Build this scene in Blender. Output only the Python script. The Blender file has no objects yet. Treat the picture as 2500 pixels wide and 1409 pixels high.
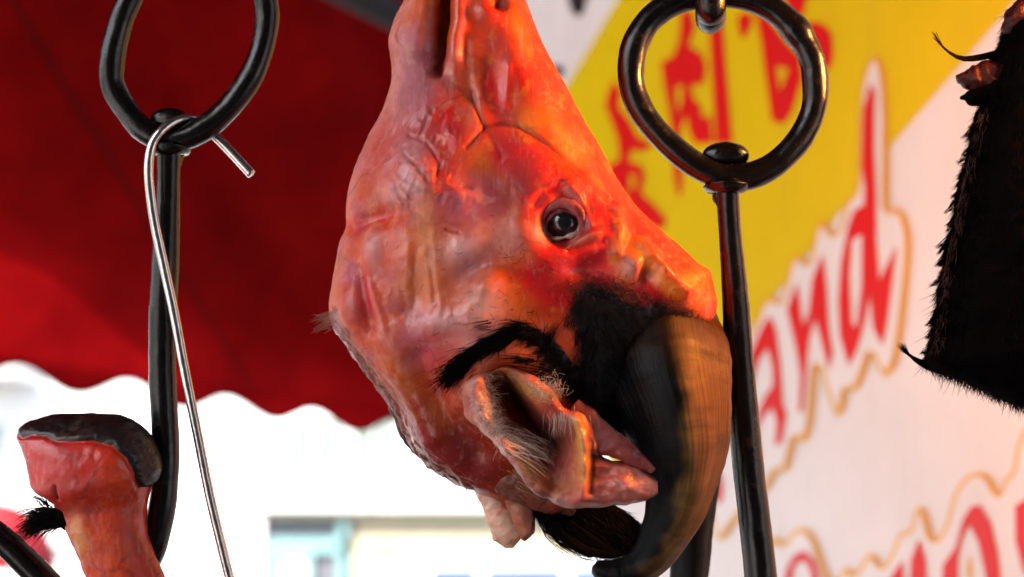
import bpy, math, random
import numpy as np
from mathutils import Matrix, Vector

random.seed(7)
RNG = np.random.default_rng(7)
scene = bpy.context.scene
COL = scene.collection

# ------------------------------------------------------------------ camera
FPX = 1250 / math.tan(math.radians(20))        # focal length in photo pixels
D0 = 0.75                                      # distance of the hanging head
S = D0 / FPX                                   # metres per photo pixel at the head
PITCH = math.radians(12)
CAM = np.array([0.0, 0.0, 1.5])
RGT = np.array([1.0, 0, 0])
UPV = np.array([0, -math.sin(PITCH), math.cos(PITCH)])
FWD = np.array([0, math.cos(PITCH), math.sin(PITCH)])

cam_data = bpy.data.cameras.new("camera")
cam_data.sensor_width = 36
cam_data.lens = 18 / math.tan(math.radians(20))
cam_data.clip_start = 0.05
cam_data.clip_end = 2000
cam_data.dof.use_dof = True
cam_data.dof.focus_distance = D0 - 0.025
cam_data.dof.aperture_fstop = 4.3
cam = bpy.data.objects.new("camera", cam_data)
cam.location = CAM
cam.rotation_euler = (math.pi / 2 + PITCH, 0, 0)
COL.objects.link(cam)
scene.camera = cam

# ------------------------------------------------------------------ sky and sun
SUN_EL = math.radians(48)
SUN_AZ = math.radians(218)                     # clockwise from +Y: behind the camera to the left
sun_dir = np.array([math.sin(SUN_AZ) * math.cos(SUN_EL), math.cos(SUN_AZ) * math.cos(SUN_EL), math.sin(SUN_EL)])
world = bpy.data.worlds.new("World")
scene.world = world
world.use_nodes = True
wn = world.node_tree
sky = wn.nodes.new("ShaderNodeTexSky")
sky.sky_type = 'NISHITA'
sky.sun_disc = False
sky.sun_elevation = SUN_EL
sky.sun_rotation = SUN_AZ
sky.dust_density = 3.0
sky.air_density = 1.0
wn.links.new(sky.outputs[0], wn.nodes["Background"].inputs[0])
wn.nodes["Background"].inputs[1].default_value = 0.13
sl = bpy.data.lights.new("sun", 'SUN')
sl.energy = 4.5
sl.angle = math.radians(0.5)
sl.color = (1.0, 0.95, 0.87)
sun = bpy.data.objects.new("sun", sl)
sun.rotation_euler = Vector(sun_dir).to_track_quat('Z', 'Y').to_euler()
sun.location = (-3, -4, 8)
COL.objects.link(sun)

scene.view_settings.view_transform = 'Standard'
scene.view_settings.look = 'None'
scene.view_settings.exposure = 1.95
scene.view_settings.gamma = 1.0
scene.view_settings.use_curve_mapping = False
scene.cycles.use_denoising = True
scene.cycles.max_bounces = 8
scene.cycles.sample_clamp_indirect = 6

# ------------------------------------------------------------------ helpers
def unproj(px, py, d):
    """world point seen at photo pixel (px, py) at depth d"""
    return CAM + RGT * ((px - 1250) / FPX * d) + UPV * ((704.5 - py) / FPX * d) + FWD * d

def L2W(P):
    """local head-space pixels (x right, y down, z toward the viewer) -> world metres"""
    P = np.asarray(P, float)
    return (CAM + np.multiply.outer((P[..., 0] - 1250) * S, RGT) + np.multiply.outer((704.5 - P[..., 1]) * S, UPV)
            + np.multiply.outer(D0 - P[..., 2] * S, FWD))

def loc(px, py, z=0.0):
    """photo pixel at height z above the head plane -> local coordinates"""
    k = (D0 - z * S) / D0
    return np.array([1250 + (px - 1250) * k, 704.5 + (py - 704.5) * k, z])

def pix(P):
    k = D0 / (D0 - P[..., 2] * S)
    return 1250 + (P[..., 0] - 1250) * k, 704.5 + (P[..., 1] - 704.5) * k

def spl(pts, n, closed=False):
    """Catmull-Rom through pts, n samples"""
    P = np.asarray(pts, float)
    m = len(P)
    if closed:
        Q = np.vstack([P[-1], P, P[0], P[1]])
        t = np.linspace(0, m, n, endpoint=False)
    else:
        Q = np.vstack([2 * P[0] - P[1], P, 2 * P[-1] - P[-2]])
        t = np.linspace(0, m - 1, n)
    i = np.minimum(t.astype(int), (m if closed else m - 1) - 1)
    f = (t - i)[:, None]
    p0, p1, p2, p3 = Q[i], Q[i + 1], Q[i + 2], Q[i + 3]
    return 0.5 * (2 * p1 + (p2 - p0) * f + (2 * p0 - 5 * p1 + 4 * p2 - p3) * f ** 2 + (3 * p1 - p0 - 3 * p2 + p3) * f ** 3)

def sstep(a, b, x):
    t = np.clip((x - a) / (b - a), 0, 1)
    return t * t * (3 - 2 * t)

def _h(ix, iy, iz):
    n = (ix * 374761393 + iy * 668265263 + iz * 2147483647 * 3 + iy * ix * 1013) & 0xFFFFFFFF
    n = ((n ^ (n >> 13)) * 1274126177) & 0xFFFFFFFF
    n = (n ^ (n >> 16)) & 0xFFFFFFFF
    return n / 4294967295.0

def vnoise(P, sc):
    """value noise in -1..1"""
    Q = np.asarray(P, float) * sc + 1000.37
    I = np.floor(Q).astype(np.int64)
    F = Q - I
    F = F * F * (3 - 2 * F)
    r = 0
    for a in (0, 1):
        for b in (0, 1):
            for c in (0, 1):
                w = (F[..., 0] if a else 1 - F[..., 0]) * (F[..., 1] if b else 1 - F[..., 1]) * (F[..., 2] if c else 1 - F[..., 2])
                r = r + w * _h(I[..., 0] + a, I[..., 1] + b, I[..., 2] + c)
    return r * 2 - 1

def fbm(P, sc, o=4):
    r, a = 0, 1.0
    for k in range(o):
        r = r + a * vnoise(np.asarray(P) + k * 17.3, sc * 2 ** k)
        a *= 0.5
    return r

def blob(x, y, x0, y0, rx, ry=None, ang=0.0):
    ry = rx if ry is None else ry
    c, s = math.cos(math.radians(ang)), math.sin(math.radians(ang))
    u, v = (x - x0) * c + (y - y0) * s, -(x - x0) * s + (y - y0) * c
    return np.exp(-(u / rx) ** 2 - (v / ry) ** 2)

def pdist(x, y, pts):
    """distance to a polyline"""
    d = np.full(x.shape, 1e9)
    for (ax, ay), (bx, by) in zip(pts[:-1], pts[1:]):
        vx, vy = bx - ax, by - ay
        t = np.clip(((x - ax) * vx + (y - ay) * vy) / (vx * vx + vy * vy + 1e-9), 0, 1)
        d = np.minimum(d, np.hypot(x - ax - t * vx, y - ay - t * vy))
    return d

def stroke(x, y, pts, w):
    return np.exp(-(pdist(x, y, pts) / w) ** 2)

def inpoly(x, y, poly):
    r = np.zeros(x.shape, bool)
    n = len(poly)
    for i in range(n):
        (x1, y1), (x2, y2) = poly[i], poly[(i + 1) % n]
        if y1 == y2:
            continue
        c = ((y1 > y) != (y2 > y)) & (x < (x2 - x1) * (y - y1) / (y2 - y1) + x1)
        r ^= c
    return r

def sdpoly(x, y, poly):
    """signed distance, positive inside"""
    d = pdist(x, y, list(poly) + [poly[0]])
    return np.where(inpoly(x, y, poly), d, -d)

# ---- object building
def prop(o, label=None, cat=None, group=None, kind=None):
    for k, v in (("label", label), ("category", cat), ("group", group), ("kind", kind)):
        if v:
            o[k] = v
    return o

def thing(name, label, cat, base, group=None):
    o = bpy.data.objects.new(name, None)
    o.empty_display_size = 0.02
    o.location = base
    COL.objects.link(o)
    return prop(o, label, cat, group)

def mesh(name, V, F, mat, parent=None, smooth=True, col=None, uv=None, kind=None, origin=None):
    V = np.asarray(V, float).reshape(-1, 3)
    o_ = np.array(parent_loc(parent)) if parent is not None else (np.array(origin, float) if origin is not None else V.mean(0))
    me = bpy.data.meshes.new(name)
    me.from_pydata((V - o_).tolist(), [], [tuple(int(i) for i in f) for f in F])
    if smooth:
        me.polygons.foreach_set("use_smooth", [True] * len(me.polygons))
    if col is not None:
        c = np.asarray(col, float).reshape(-1, col.shape[-1])
        if c.shape[1] == 3:
            c = np.hstack([c, np.ones((len(c), 1))])
        a = me.color_attributes.new("Col", 'FLOAT_COLOR', 'POINT')
        a.data.foreach_set("color", c.ravel())
    if uv is not None:
        c = np.hstack([np.asarray(uv, float).reshape(-1, 2), np.zeros((len(V), 1))])
        a = me.attributes.new("along", 'FLOAT_VECTOR', 'POINT')
        a.data.foreach_set("vector", c.ravel())
    me.materials.append(mat)
    me.update()
    o = bpy.data.objects.new(name, me)
    COL.objects.link(o)
    if parent is not None:
        o.parent = parent
    else:
        o.location = o_
    if kind:
        o["kind"] = kind
    return o

def parent_loc(p):
    v = np.zeros(3)
    while p is not None:
        v = v + np.array(p.location)
        p = p.parent
    return v

def grid_faces(r, c, wrap=True, caps=True):
    f = []
    cc = c if wrap else c - 1
    for i in range(r - 1):
        for j in range(cc):
            k = (j + 1) % c
            f.append((i * c + j, i * c + k, (i + 1) * c + k, (i + 1) * c + j))
    if wrap and caps:
        f.append(tuple(range(c - 1, -1, -1)))
        f.append(tuple((r - 1) * c + j for j in range(c)))
    return f

def grid_normals(G):
    du = np.gradient(G, axis=0)
    dv = np.roll(G, -1, 1) - np.roll(G, 1, 1)
    n = np.cross(du, dv)
    n /= np.linalg.norm(n, axis=-1, keepdims=True) + 1e-9
    c = G.mean(1, keepdims=True)
    s = np.sign(np.sum(n * (G - c), -1, keepdims=True).mean())
    return n * s

def tube(path, rad, seg=20, closed=False, shape=None, twist=0.0, ref=(0, 0, 1)):
    """sweep: path (n,3), rad (n,) or (n,2); returns grid (n,seg,3)"""
    P = np.asarray(path, float)
    n = len(P)
    rad = np.asarray(rad, float)
    if rad.ndim == 0:
        rad = np.full(n, float(rad))
    if rad.ndim == 1:
        rad = np.stack([rad, rad], 1)
    T = (np.roll(P, -1, 0) - np.roll(P, 1, 0)) if closed else np.gradient(P, axis=0)
    T /= np.linalg.norm(T, axis=1, keepdims=True) + 1e-9
    ref = np.array(ref, float)
    A = np.cross(T, ref)
    A /= np.linalg.norm(A, axis=1, keepdims=True) + 1e-9
    B = np.cross(A, T)
    th = np.linspace(0, 2 * math.pi, seg, endpoint=False) + twist
    m = np.ones(seg) if shape is None else shape(th)
    return (P[:, None] + A[:, None] * (rad[:, 0, None, None] * (np.cos(th) * m)[None, :, None])
            + B[:, None] * (rad[:, 1, None, None] * (np.sin(th) * m)[None, :, None]))

def tube_faces(n, seg, closed=False):
    f = grid_faces(n, seg, True, not closed)
    if closed:
        for j in range(seg):
            k = (j + 1) % seg
            f.append(((n - 1) * seg + j, (n - 1) * seg + k, k, j))
    return f

def local_tube(name, pts, rad, mat, parent, n=80, seg=20, closed=False, kind=None, rough=0.0, sc=0.02, col=None):
    """pts: (px, py, z) photo pixels at the head plane; rad in pixels"""
    P = spl([loc(*p) for p in pts], n, closed)
    if np.ndim(rad) == 0:
        R = np.full(n, float(rad))
    else:
        R = spl(np.array(rad, float).reshape(len(pts), -1), n, closed)
    G = tube(P, R if R.ndim == 1 or R.shape[1] == 2 else R[:, 0], seg, closed)
    if rough:
        N = grid_normals(G)
        G = G + N * (rough * fbm(G, sc, 3))[..., None]
    u = np.repeat(np.linspace(0, 1, n), seg); v = np.tile(np.linspace(0, 1, seg, endpoint=False), n)
    return mesh(name, L2W(G), tube_faces(n, seg, closed), mat, parent, kind=kind, uv=np.stack([u, v], 1), col=col)

def strands(name, S_, mat, parent, kind="stuff", seg=3):
    """S_: list of (points(k,3 local px), root radius)"""
    V, F = [], []
    off = 0
    for pts, r in S_:
        P = np.asarray(pts, float)
        k = len(P)
        rad = r * (1 - np.linspace(0, 1, k) ** 1.5 * 0.9)
        T = np.gradient(P, axis=0)
        T /= np.linalg.norm(T, axis=1, keepdims=True) + 1e-9
        A = np.cross(T, np.array([0.31, 0.2, 0.93])); A /= np.linalg.norm(A, axis=1, keepdims=True) + 1e-9
        B = np.cross(A, T)
        th = np.linspace(0, 2 * math.pi, seg, endpoint=False)
        G = P[:, None] + rad[:, None, None] * (A[:, None] * np.cos(th)[None, :, None] + B[:, None] * np.sin(th)[None, :, None])
        V.append(G.reshape(-1, 3))
        for i in range(k - 1):
            for j in range(seg):
                m = (j + 1) % seg
                F.append((off + i * seg + j, off + i * seg + m, off + (i + 1) * seg + m, off + (i + 1) * seg + j))
        off += k * seg
    return mesh(name, L2W(np.vstack(V)), F, mat, parent, kind=kind)

def hair(root, d, ln, bend, r, k=6, jit=0.15):
    """one curved hair: root (local), direction, length, bend vector, radius"""
    d = np.asarray(d, float) + RNG.normal(0, jit, 3)
    d /= np.linalg.norm(d)
    t = np.linspace(0, 1, k)[:, None]
    return (np.asarray(root) + d * ln * t + np.asarray(bend, float) * ln * t ** 2, r)

# ------------------------------------------------------------------ materials
def M(name):
    m = bpy.data.materials.new(name)
    m.use_nodes = True
    nt = m.node_tree
    return m, nt, nt.nodes["Principled BSDF"]

def node(nt, t, **kw):
    n = nt.nodes.new(t)
    for k, v in kw.items():
        if isinstance(k, str) and hasattr(n, k):
            setattr(n, k, v)
    return n

def noise(nt, sc, detail=4, rough=0.5, vec=None, coord='Object'):
    n = nt.nodes.new("ShaderNodeTexNoise")
    n.inputs["Scale"].default_value = sc
    n.inputs["Detail"].default_value = detail
    n.inputs["Roughness"].default_value = rough
    if vec is None:
        tc = nt.nodes.new("ShaderNodeTexCoord")
        vec = tc.outputs[coord]
    nt.links.new(vec, n.inputs["Vector"])
    return n

def ramp(nt, fac, stops):
    r = nt.nodes.new("ShaderNodeValToRGB")
    el = r.color_ramp.elements
    while len(el) < len(stops):
        el.new(0.5)
    for e, (p, c) in zip(el, stops):
        e.position = p
        e.color = (c if len(c) == 4 else (*c, 1)) if np.ndim(c) else (c, c, c, 1)
    nt.links.new(fac, r.inputs[0])
    return r

def mixc(nt, a, b, fac, mode='MIX'):
    m = nt.nodes.new("ShaderNodeMix")
    m.data_type = 'RGBA'
    m.blend_type = mode
    for sock, v in ((m.inputs[6], a), (m.inputs[7], b)):
        if hasattr(v, 'is_output'):
            nt.links.new(v, sock)
        else:
            sock.default_value = (*v, 1)
    if hasattr(fac, 'is_output'):
        nt.links.new(fac, m.inputs[0])
    else:
        m.inputs[0].default_value = fac
    return m.outputs[2]

def bump(nt, p, h, strength=0.3, dist=0.001, prev=None):
    b = nt.nodes.new("ShaderNodeBump")
    b.inputs["Strength"].default_value = strength
    b.inputs["Distance"].default_value = dist
    nt.links.new(h, b.inputs["Height"])
    if prev is not None:
        nt.links.new(prev, b.inputs["Normal"])
    nt.links.new(b.outputs[0], p.inputs["Normal"])
    return b.outputs[0]

def simple(name, c, rough=0.6, metal=0.0, var=0.25, sc=40, bmp=0.0, spec=0.5):
    m, nt, p = M(name)
    n = noise(nt, sc, 5)
    lo = tuple(x * (1 - var) for x in c); hi = tuple(min(1, x * (1 + var)) for x in c)
    r = ramp(nt, n.outputs[0], [(0.3, lo), (0.7, hi)])
    nt.links.new(r.outputs[0], p.inputs["Base Color"])
    p.inputs["Roughness"].default_value = rough
    p.inputs["Metallic"].default_value = metal
    p.inputs["Specular IOR Level"].default_value = spec
    if bmp:
        bump(nt, p, n.outputs[0], bmp, 0.01)
    return m

def skin_mat(name, sss=0.25, coat=0.22, rough=(0.30, 0.62), tint=None):
    m, nt, p = M(name)
    a = nt.nodes.new("ShaderNodeAttribute"); a.attribute_name = "Col"
    n1 = noise(nt, 60, 6, 0.6)
    n2 = noise(nt, 420, 4, 0.6)
    c = mixc(nt, a.outputs[0], (0.26, 0.035, 0.035), ramp(nt, n1.outputs[0], [(0.48, 0.0), (0.72, 0.5)]).outputs[0])
    c = mixc(nt, c, (0.70, 0.38, 0.28), ramp(nt, n2.outputs[0], [(0.60, 0.0), (0.80, 0.22)]).outputs[0])
    # web of fine veins and pale membrane streaks
    tc = nt.nodes.new("ShaderNodeTexCoord")
    wv = noise(nt, 35, 3, 0.5)
    ad = nt.nodes.new("ShaderNodeVectorMath"); ad.operation = 'MULTIPLY_ADD'
    ad.inputs[1].default_value = (0.03, 0.03, 0.03)
    nt.links.new(wv.outputs["Color"], ad.inputs[0]); nt.links.new(tc.outputs["Object"], ad.inputs[2])
    vo = nt.nodes.new("ShaderNodeTexVoronoi"); vo.feature = 'DISTANCE_TO_EDGE'; vo.inputs["Scale"].default_value = 32
    nt.links.new(ad.outputs[0], vo.inputs["Vector"])
    vm = ramp(nt, vo.outputs["Distance"], [(0.0, 0.55), (0.055, 0.0)])
    vk = noise(nt, 22, 2, 0.5)
    vx = nt.nodes.new("ShaderNodeMath"); vx.operation = 'MULTIPLY'
    nt.links.new(vm.outputs[0], vx.inputs[0]); nt.links.new(ramp(nt, vk.outputs[0], [(0.45, 0.0), (0.62, 1.0)]).outputs[0], vx.inputs[1])
    c = mixc(nt, c, (0.16, 0.012, 0.016), vx.outputs[0])
    mpf = nt.nodes.new("ShaderNodeMapping"); mpf.inputs["Scale"].default_value = (300, 300, 45); mpf.inputs["Rotation"].default_value = (0, 0.45, 0)
    nt.links.new(tc.outputs["Object"], mpf.inputs[0])
    fb = noise(nt, 1.0, 4, 0.6, mpf.outputs[0])
    c = mixc(nt, c, (0.72, 0.45, 0.42), ramp(nt, fb.outputs[0], [(0.55, 0.0), (0.78, 0.24)]).outputs[0])
    # keep the black-haired zone black: alpha of Col carries the skin amount
    c = mixc(nt, a.outputs[0], c, a.outputs["Alpha"])
    nt.links.new(c, p.inputs["Base Color"])
    p.inputs["Specular IOR Level"].default_value = 0.38
    p.inputs["Subsurface Weight"].default_value = sss
    p.inputs["Subsurface Radius"].default_value = (1.0, 0.28, 0.12)
    p.inputs["Subsurface Scale"].default_value = 0.010
    n5 = noise(nt, 28, 3, 0.5)
    r = ramp(nt, n5.outputs[0], [(0.38, rough[0]), (0.58, rough[1])])
    cw = ramp(nt, n5.outputs[0], [(0.40, coat * 2.2), (0.56, coat * .25)])
    nt.links.new(cw.outputs[0], p.inputs['Coat Weight'])
    nt.links.new(r.outputs[0], p.inputs["Roughness"])
    p.inputs["Coat Weight"].default_value = coat
    p.inputs["Coat Roughness"].default_value = 0.22
    n3 = noise(nt, 900, 3, 0.6)
    b1 = bump(nt, p, n3.outputs[0], 0.25, 0.0006)
    n4 = noise(nt, 150, 5, 0.6)
    b2 = bump(nt, p, n4.outputs[0], 0.22, 0.0012, b1)
    return m

MAT = {}
MAT['skin'] = skin_mat("scalded_skin")
MAT['skin_raw'] = skin_mat("raw_skin", 0.25, 0.25, (0.28, 0.5))

def iron_mat():
    m, nt, p = M("blackened_iron")
    n = noise(nt, 120, 6, 0.65)
    n2 = noise(nt, 700, 4, 0.6)
    c = ramp(nt, n.outputs[0], [(0.3, (0.0014, 0.001, 0.001)), (0.60, (0.003, 0.0025, 0.0025)), (0.70, (0.022, 0.011, 0.006)), (0.8, (0.035, 0.014, 0.008))])
    nt.links.new(c.outputs[0], p.inputs["Base Color"])
    p.inputs["Metallic"].default_value = 0.0
    p.inputs["Specular IOR Level"].default_value = 0.5
    r = ramp(nt, n.outputs[0], [(0.3, 0.17), (0.7, 0.30)])
    nt.links.new(r.outputs[0], p.inputs["Roughness"])
    b = bump(nt, p, n2.outputs[0], 0.22, 0.0005)
    bump(nt, p, n.outputs[0], 0.22, 0.0010, b)
    return m
MAT['iron'] = iron_mat()
MAT['steel'] = simple("bright_steel", (0.62, 0.58, 0.56), 0.24, 1.0, 0.12, 200, 0.05)
MAT['black_hair'] = simple("black_hair", (0.003, 0.0025, 0.0028), 0.5, 0, 0.3, 100, 0, 0.07)
MAT['dark_fur'] = simple("dark_fur", (0.0016, 0.0008, 0.0008), 0.7, 0, 0.4, 100, 0, 0.03)
MAT['brown_fur'] = simple("brown_fur", (0.06, 0.022, 0.014), 0.55, 0, 0.4, 100)
MAT['pale_hair'] = simple("pale_hair", (0.72, 0.55, 0.46), 0.45, 0, 0.25, 200)
MAT['tawny_hair'] = simple("tawny_hair", (0.55, 0.27, 0.10), 0.45, 0, 0.25, 200)
MAT['red_hair'] = simple("reddish_hair", (0.35, 0.10, 0.07), 0.5, 0, 0.25, 200)
MAT['dark_flesh'] = simple('dark_dried_flesh', (0.04, 0.003, 0.003), 0.45, 0, 0.5, 200, 0.3, 0.25)
MAT['crust'] = simple("dried_cut_edge", (0.10, 0.03, 0.018), 0.5, 0, 0.7, 500, 0.6)
MAT['meat'] = simple("raw_cut_meat", (0.30, 0.05, 0.04), 0.3, 0, 0.5, 150, 0.4)

def horn_mat():
    m, nt, p = M("horn")
    a = nt.nodes.new("ShaderNodeAttribute"); a.attribute_name = "along"
    ca = nt.nodes.new("ShaderNodeAttribute"); ca.attribute_name = "Col"
    mp = nt.nodes.new("ShaderNodeMapping"); mp.inputs["Scale"].default_value = (3.0, 70, 1)
    nt.links.new(a.outputs["Vector"], mp.inputs[0])
    fib = noise(nt, 1.0, 8, 0.65, mp.outputs[0])
    mp2 = nt.nodes.new("ShaderNodeMapping"); mp2.inputs["Scale"].default_value = (26, 2.2, 1)
    nt.links.new(a.outputs["Vector"], mp2.inputs[0])
    rings = noise(nt, 1.0, 5, 0.55, mp2.outputs[0])
    c = mixc(nt, ca.outputs[0], (0.005, 0.0025, 0.0015), ramp(nt, fib.outputs[0], [(0.34, 0.6), (0.52, 0.0)]).outputs[0])
    c = mixc(nt, c, (0.008, 0.004, 0.002), ramp(nt, rings.outputs[0], [(0.36, 0.4), (0.50, 0.0)]).outputs[0])
    nt.links.new(c, p.inputs["Base Color"])
    p.inputs['Specular IOR Level'].default_value = 0.10
    r = ramp(nt, fib.outputs[0], [(0.35, 0.30), (0.65, 0.45)])
    nt.links.new(r.outputs[0], p.inputs["Roughness"])
    b = bump(nt, p, fib.outputs[0], 0.5, 0.0010)
    bump(nt, p, rings.outputs[0], 0.35, 0.0018, b)
    return m
MAT['horn'] = horn_mat()

def hoof_mat():
    m, nt, p = M("hoof_horn")
    n = noise(nt, 45, 6, 0.65)
    c = ramp(nt, n.outputs[0], [(0.46, (0.004, 0.003, 0.003)), (0.60, (0.016, 0.008, 0.006)), (0.76, (0.11, 0.06, 0.05))])
    nt.links.new(c.outputs[0], p.inputs["Base Color"])
    p.inputs["Roughness"].default_value = 0.38
    n2 = noise(nt, 300, 5)
    bump(nt, p, n2.outputs[0], 0.4, 0.001)
    return m
MAT['hoof'] = hoof_mat()

def eye_mat():
    m, nt, p = M("eyeball")
    a = nt.nodes.new("ShaderNodeAttribute"); a.attribute_name = "Col"
    nt.links.new(a.outputs[0], p.inputs["Base Color"])
    en = noise(nt, 300, 4)
    er = ramp(nt, en.outputs[0], [(.4, .10), (.65, .32)])
    nt.links.new(er.outputs[0], p.inputs["Roughness"])
    bump(nt, p, en.outputs[0], 0.12, 0.0008)
    p.inputs["Coat Weight"].default_value = 0.6
    p.inputs["Coat Roughness"].default_value = 0.03
    return m
MAT['eye'] = eye_mat()

def awning_mat():
    m, nt, p = M("red_awning_cloth")
    n = noise(nt, 3.5, 6, 0.7)
    c = ramp(nt, n.outputs[0], [(0.3, (0.10, 0.0010, 0.0014)), (0.7, (0.20, 0.002, 0.0025))])
    nt.links.new(c.outputs[0], p.inputs["Base Color"])
    p.inputs["Roughness"].default_value = 0.8
    p.inputs["Specular IOR Level"].default_value = 0.02
    tr = nt.nodes.new("ShaderNodeBsdfTranslucent")
    nt.links.new(ramp(nt, n.outputs[0], [(0.32, (0.30, 0.003, 0.005)), (0.68, (0.60, 0.007, 0.009))]).outputs[0], tr.inputs[0])
    mx = nt.nodes.new("ShaderNodeMixShader"); mx.inputs[0].default_value = 0.20
    out = nt.nodes["Material Output"]
    nt.links.new(p.outputs[0], mx.inputs[1]); nt.links.new(tr.outputs[0], mx.inputs[2])
    nt.links.new(mx.outputs[0], out.inputs[0])
    return m
MAT['awning'] = awning_mat()
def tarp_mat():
    m, nt, p = M("shade_tarp_cloth")
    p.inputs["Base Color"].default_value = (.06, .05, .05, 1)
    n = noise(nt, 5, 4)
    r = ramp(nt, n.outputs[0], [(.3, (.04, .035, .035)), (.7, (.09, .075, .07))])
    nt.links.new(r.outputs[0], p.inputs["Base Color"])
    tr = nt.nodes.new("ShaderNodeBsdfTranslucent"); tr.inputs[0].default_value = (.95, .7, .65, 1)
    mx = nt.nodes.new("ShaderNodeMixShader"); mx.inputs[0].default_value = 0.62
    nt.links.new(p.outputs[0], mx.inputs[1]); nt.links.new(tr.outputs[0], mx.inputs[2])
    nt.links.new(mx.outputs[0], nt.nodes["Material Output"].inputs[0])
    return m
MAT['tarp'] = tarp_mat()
MAT['hem'] = simple("dark_hem_tape", (0.07, 0.004, 0.005), 0.8, 0, 0.2, 20, 0, 0.05)
MAT['grey_steel'] = simple("grey_painted_pipe", (0.016, 0.013, 0.014), 0.6, 0.0, 0.2, 20, 0.1, 0.2)

def vinyl(name, c, rough=0.35):
    m, nt, p = M(name)
    n = noise(nt, 6, 5, 0.6)
    r = ramp(nt, n.outputs[0], [(0.3, tuple(x * 0.93 for x in c)), (0.7, tuple(min(1, x * 1.04) for x in c))])
    nt.links.new(r.outputs[0], p.inputs["Base Color"])
    p.inputs["Roughness"].default_value = rough
    tc = nt.nodes.new('ShaderNodeTexCoord'); mp = nt.nodes.new('ShaderNodeMapping'); mp.inputs['Scale'].default_value = (22, 22, 1.2)
    nt.links.new(tc.outputs['Object'], mp.inputs[0])
    st = noise(nt, 1.0, 5, 0.6, mp.outputs[0])
    cc = mixc(nt, r.outputs[0], tuple(x * .80 + .02 for x in c), ramp(nt, st.outputs[0], [(.5, 0.0), (.75, 0.6)]).outputs[0])
    nt.links.new(cc, p.inputs['Base Color'])
    n2 = noise(nt, 9, 3)
    bump(nt, p, n2.outputs[0], 0.08, 0.01)
    return m
MAT['v_white'] = vinyl("white_vinyl", (0.80, 0.77, 0.78))
MAT['v_yellow'] = vinyl("yellow_vinyl", (0.74, 0.56, 0.006))
MAT['v_red'] = vinyl("red_vinyl", (0.72, 0.010, 0.012))
MAT['v_orange'] = vinyl("orange_vinyl", (0.82, 0.42, 0.055))
MAT['v_black'] = vinyl("black_vinyl", (0.02, 0.018, 0.02))
MAT['alu'] = simple("aluminium_frame", (0.5, 0.5, 0.52), 0.4, 0.8, 0.1, 30)

# ------------------------------------------------------------------ ground and street
MAT['asphalt'] = simple("asphalt", (0.06, 0.06, 0.06), 0.9, 0, 0.3, 3, 0.2)
MAT['paving'] = simple("concrete_paving", (0.30, 0.29, 0.28), 0.85, 0, 0.2, 4, 0.2)
def quad(name, x0, x1, y0, y1, z, mat):
    o = mesh(name, [(x0, y0, z), (x1, y0, z), (x1, y1, z), (x0, y1, z)], [(0, 1, 2, 3)], mat, smooth=False)
    return prop(o, kind="structure")
prop(quad("ground", -900, 900, -900, 900, 0, MAT['asphalt']), "dark asphalt ground reaching to the horizon")
prop(quad("pavement", -8, 8, -6, 9, 0.12, MAT['paving']), "pale concrete pavement under the market stall")

def boxv(x0, x1, y0, y1, z0, z1):
    V = [(x, y, z) for z in (z0, z1) for x, y in ((x0, y0), (x1, y0), (x1, y1), (x0, y1))]
    F = [(3, 2, 1, 0), (4, 5, 6, 7), (0, 1, 5, 4), (1, 2, 6, 5), (2, 3, 7, 6), (3, 0, 4, 7)]
    return V, F
def box(name, x0, x1, y0, y1, z0, z1, mat, parent=None):
    V, F = boxv(x0, x1, y0, y1, z0, z1)
    return mesh(name, V, F, mat, parent, smooth=False)

MAT['render_white'] = simple("white_render", (0.82, 0.82, 0.82), 0.85, 0, 0.05, 1.5)
MAT['cream'] = simple("cream_plaster", (0.50, 0.44, 0.31), 0.85, 0, 0.06, 1.5)
MAT['grey_wall'] = simple("grey_shutter", (0.13, 0.13, 0.15), 0.6, 0, 0.15, 3)
MAT['dark_roof'] = simple("weathered_roof_sheet", (0.10, 0.10, 0.07), 0.8, 0, 0.2, 3)
MAT['cyan'] = simple("turquoise_paint", (0.20, 0.36, 0.36), 0.5, 0, 0.1, 3)
MAT['pale_glass'] = simple("pale_window_glass", (0.16, 0.24, 0.20), 0.15, 0, 0.1, 2)
MAT['van_white'] = simple("white_car_paint", (0.78, 0.80, 0.82), 0.25, 0, 0.03, 3)
MAT['car_glass'] = simple("dark_car_glass", (0.10, 0.14, 0.22), 0.1, 0, 0.1, 3)
MAT['tyre'] = simple("tyre_rubber", (0.02, 0.02, 0.02), 0.8, 0, 0.2, 20)
MAT['red_cloth'] = simple("red_parasol_cloth", (0.34, 0.004, 0.008), 0.75, 0, 0.1, 5)
MAT['orange_paint'] = simple("orange_sign_paint", (0.75, 0.30, 0.18), 0.6, 0, 0.1, 5)

def atx(px, d): return unproj(px, 704.5, d)[0]
def atz(py, d): return unproj(1250, py, d)[2]

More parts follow.
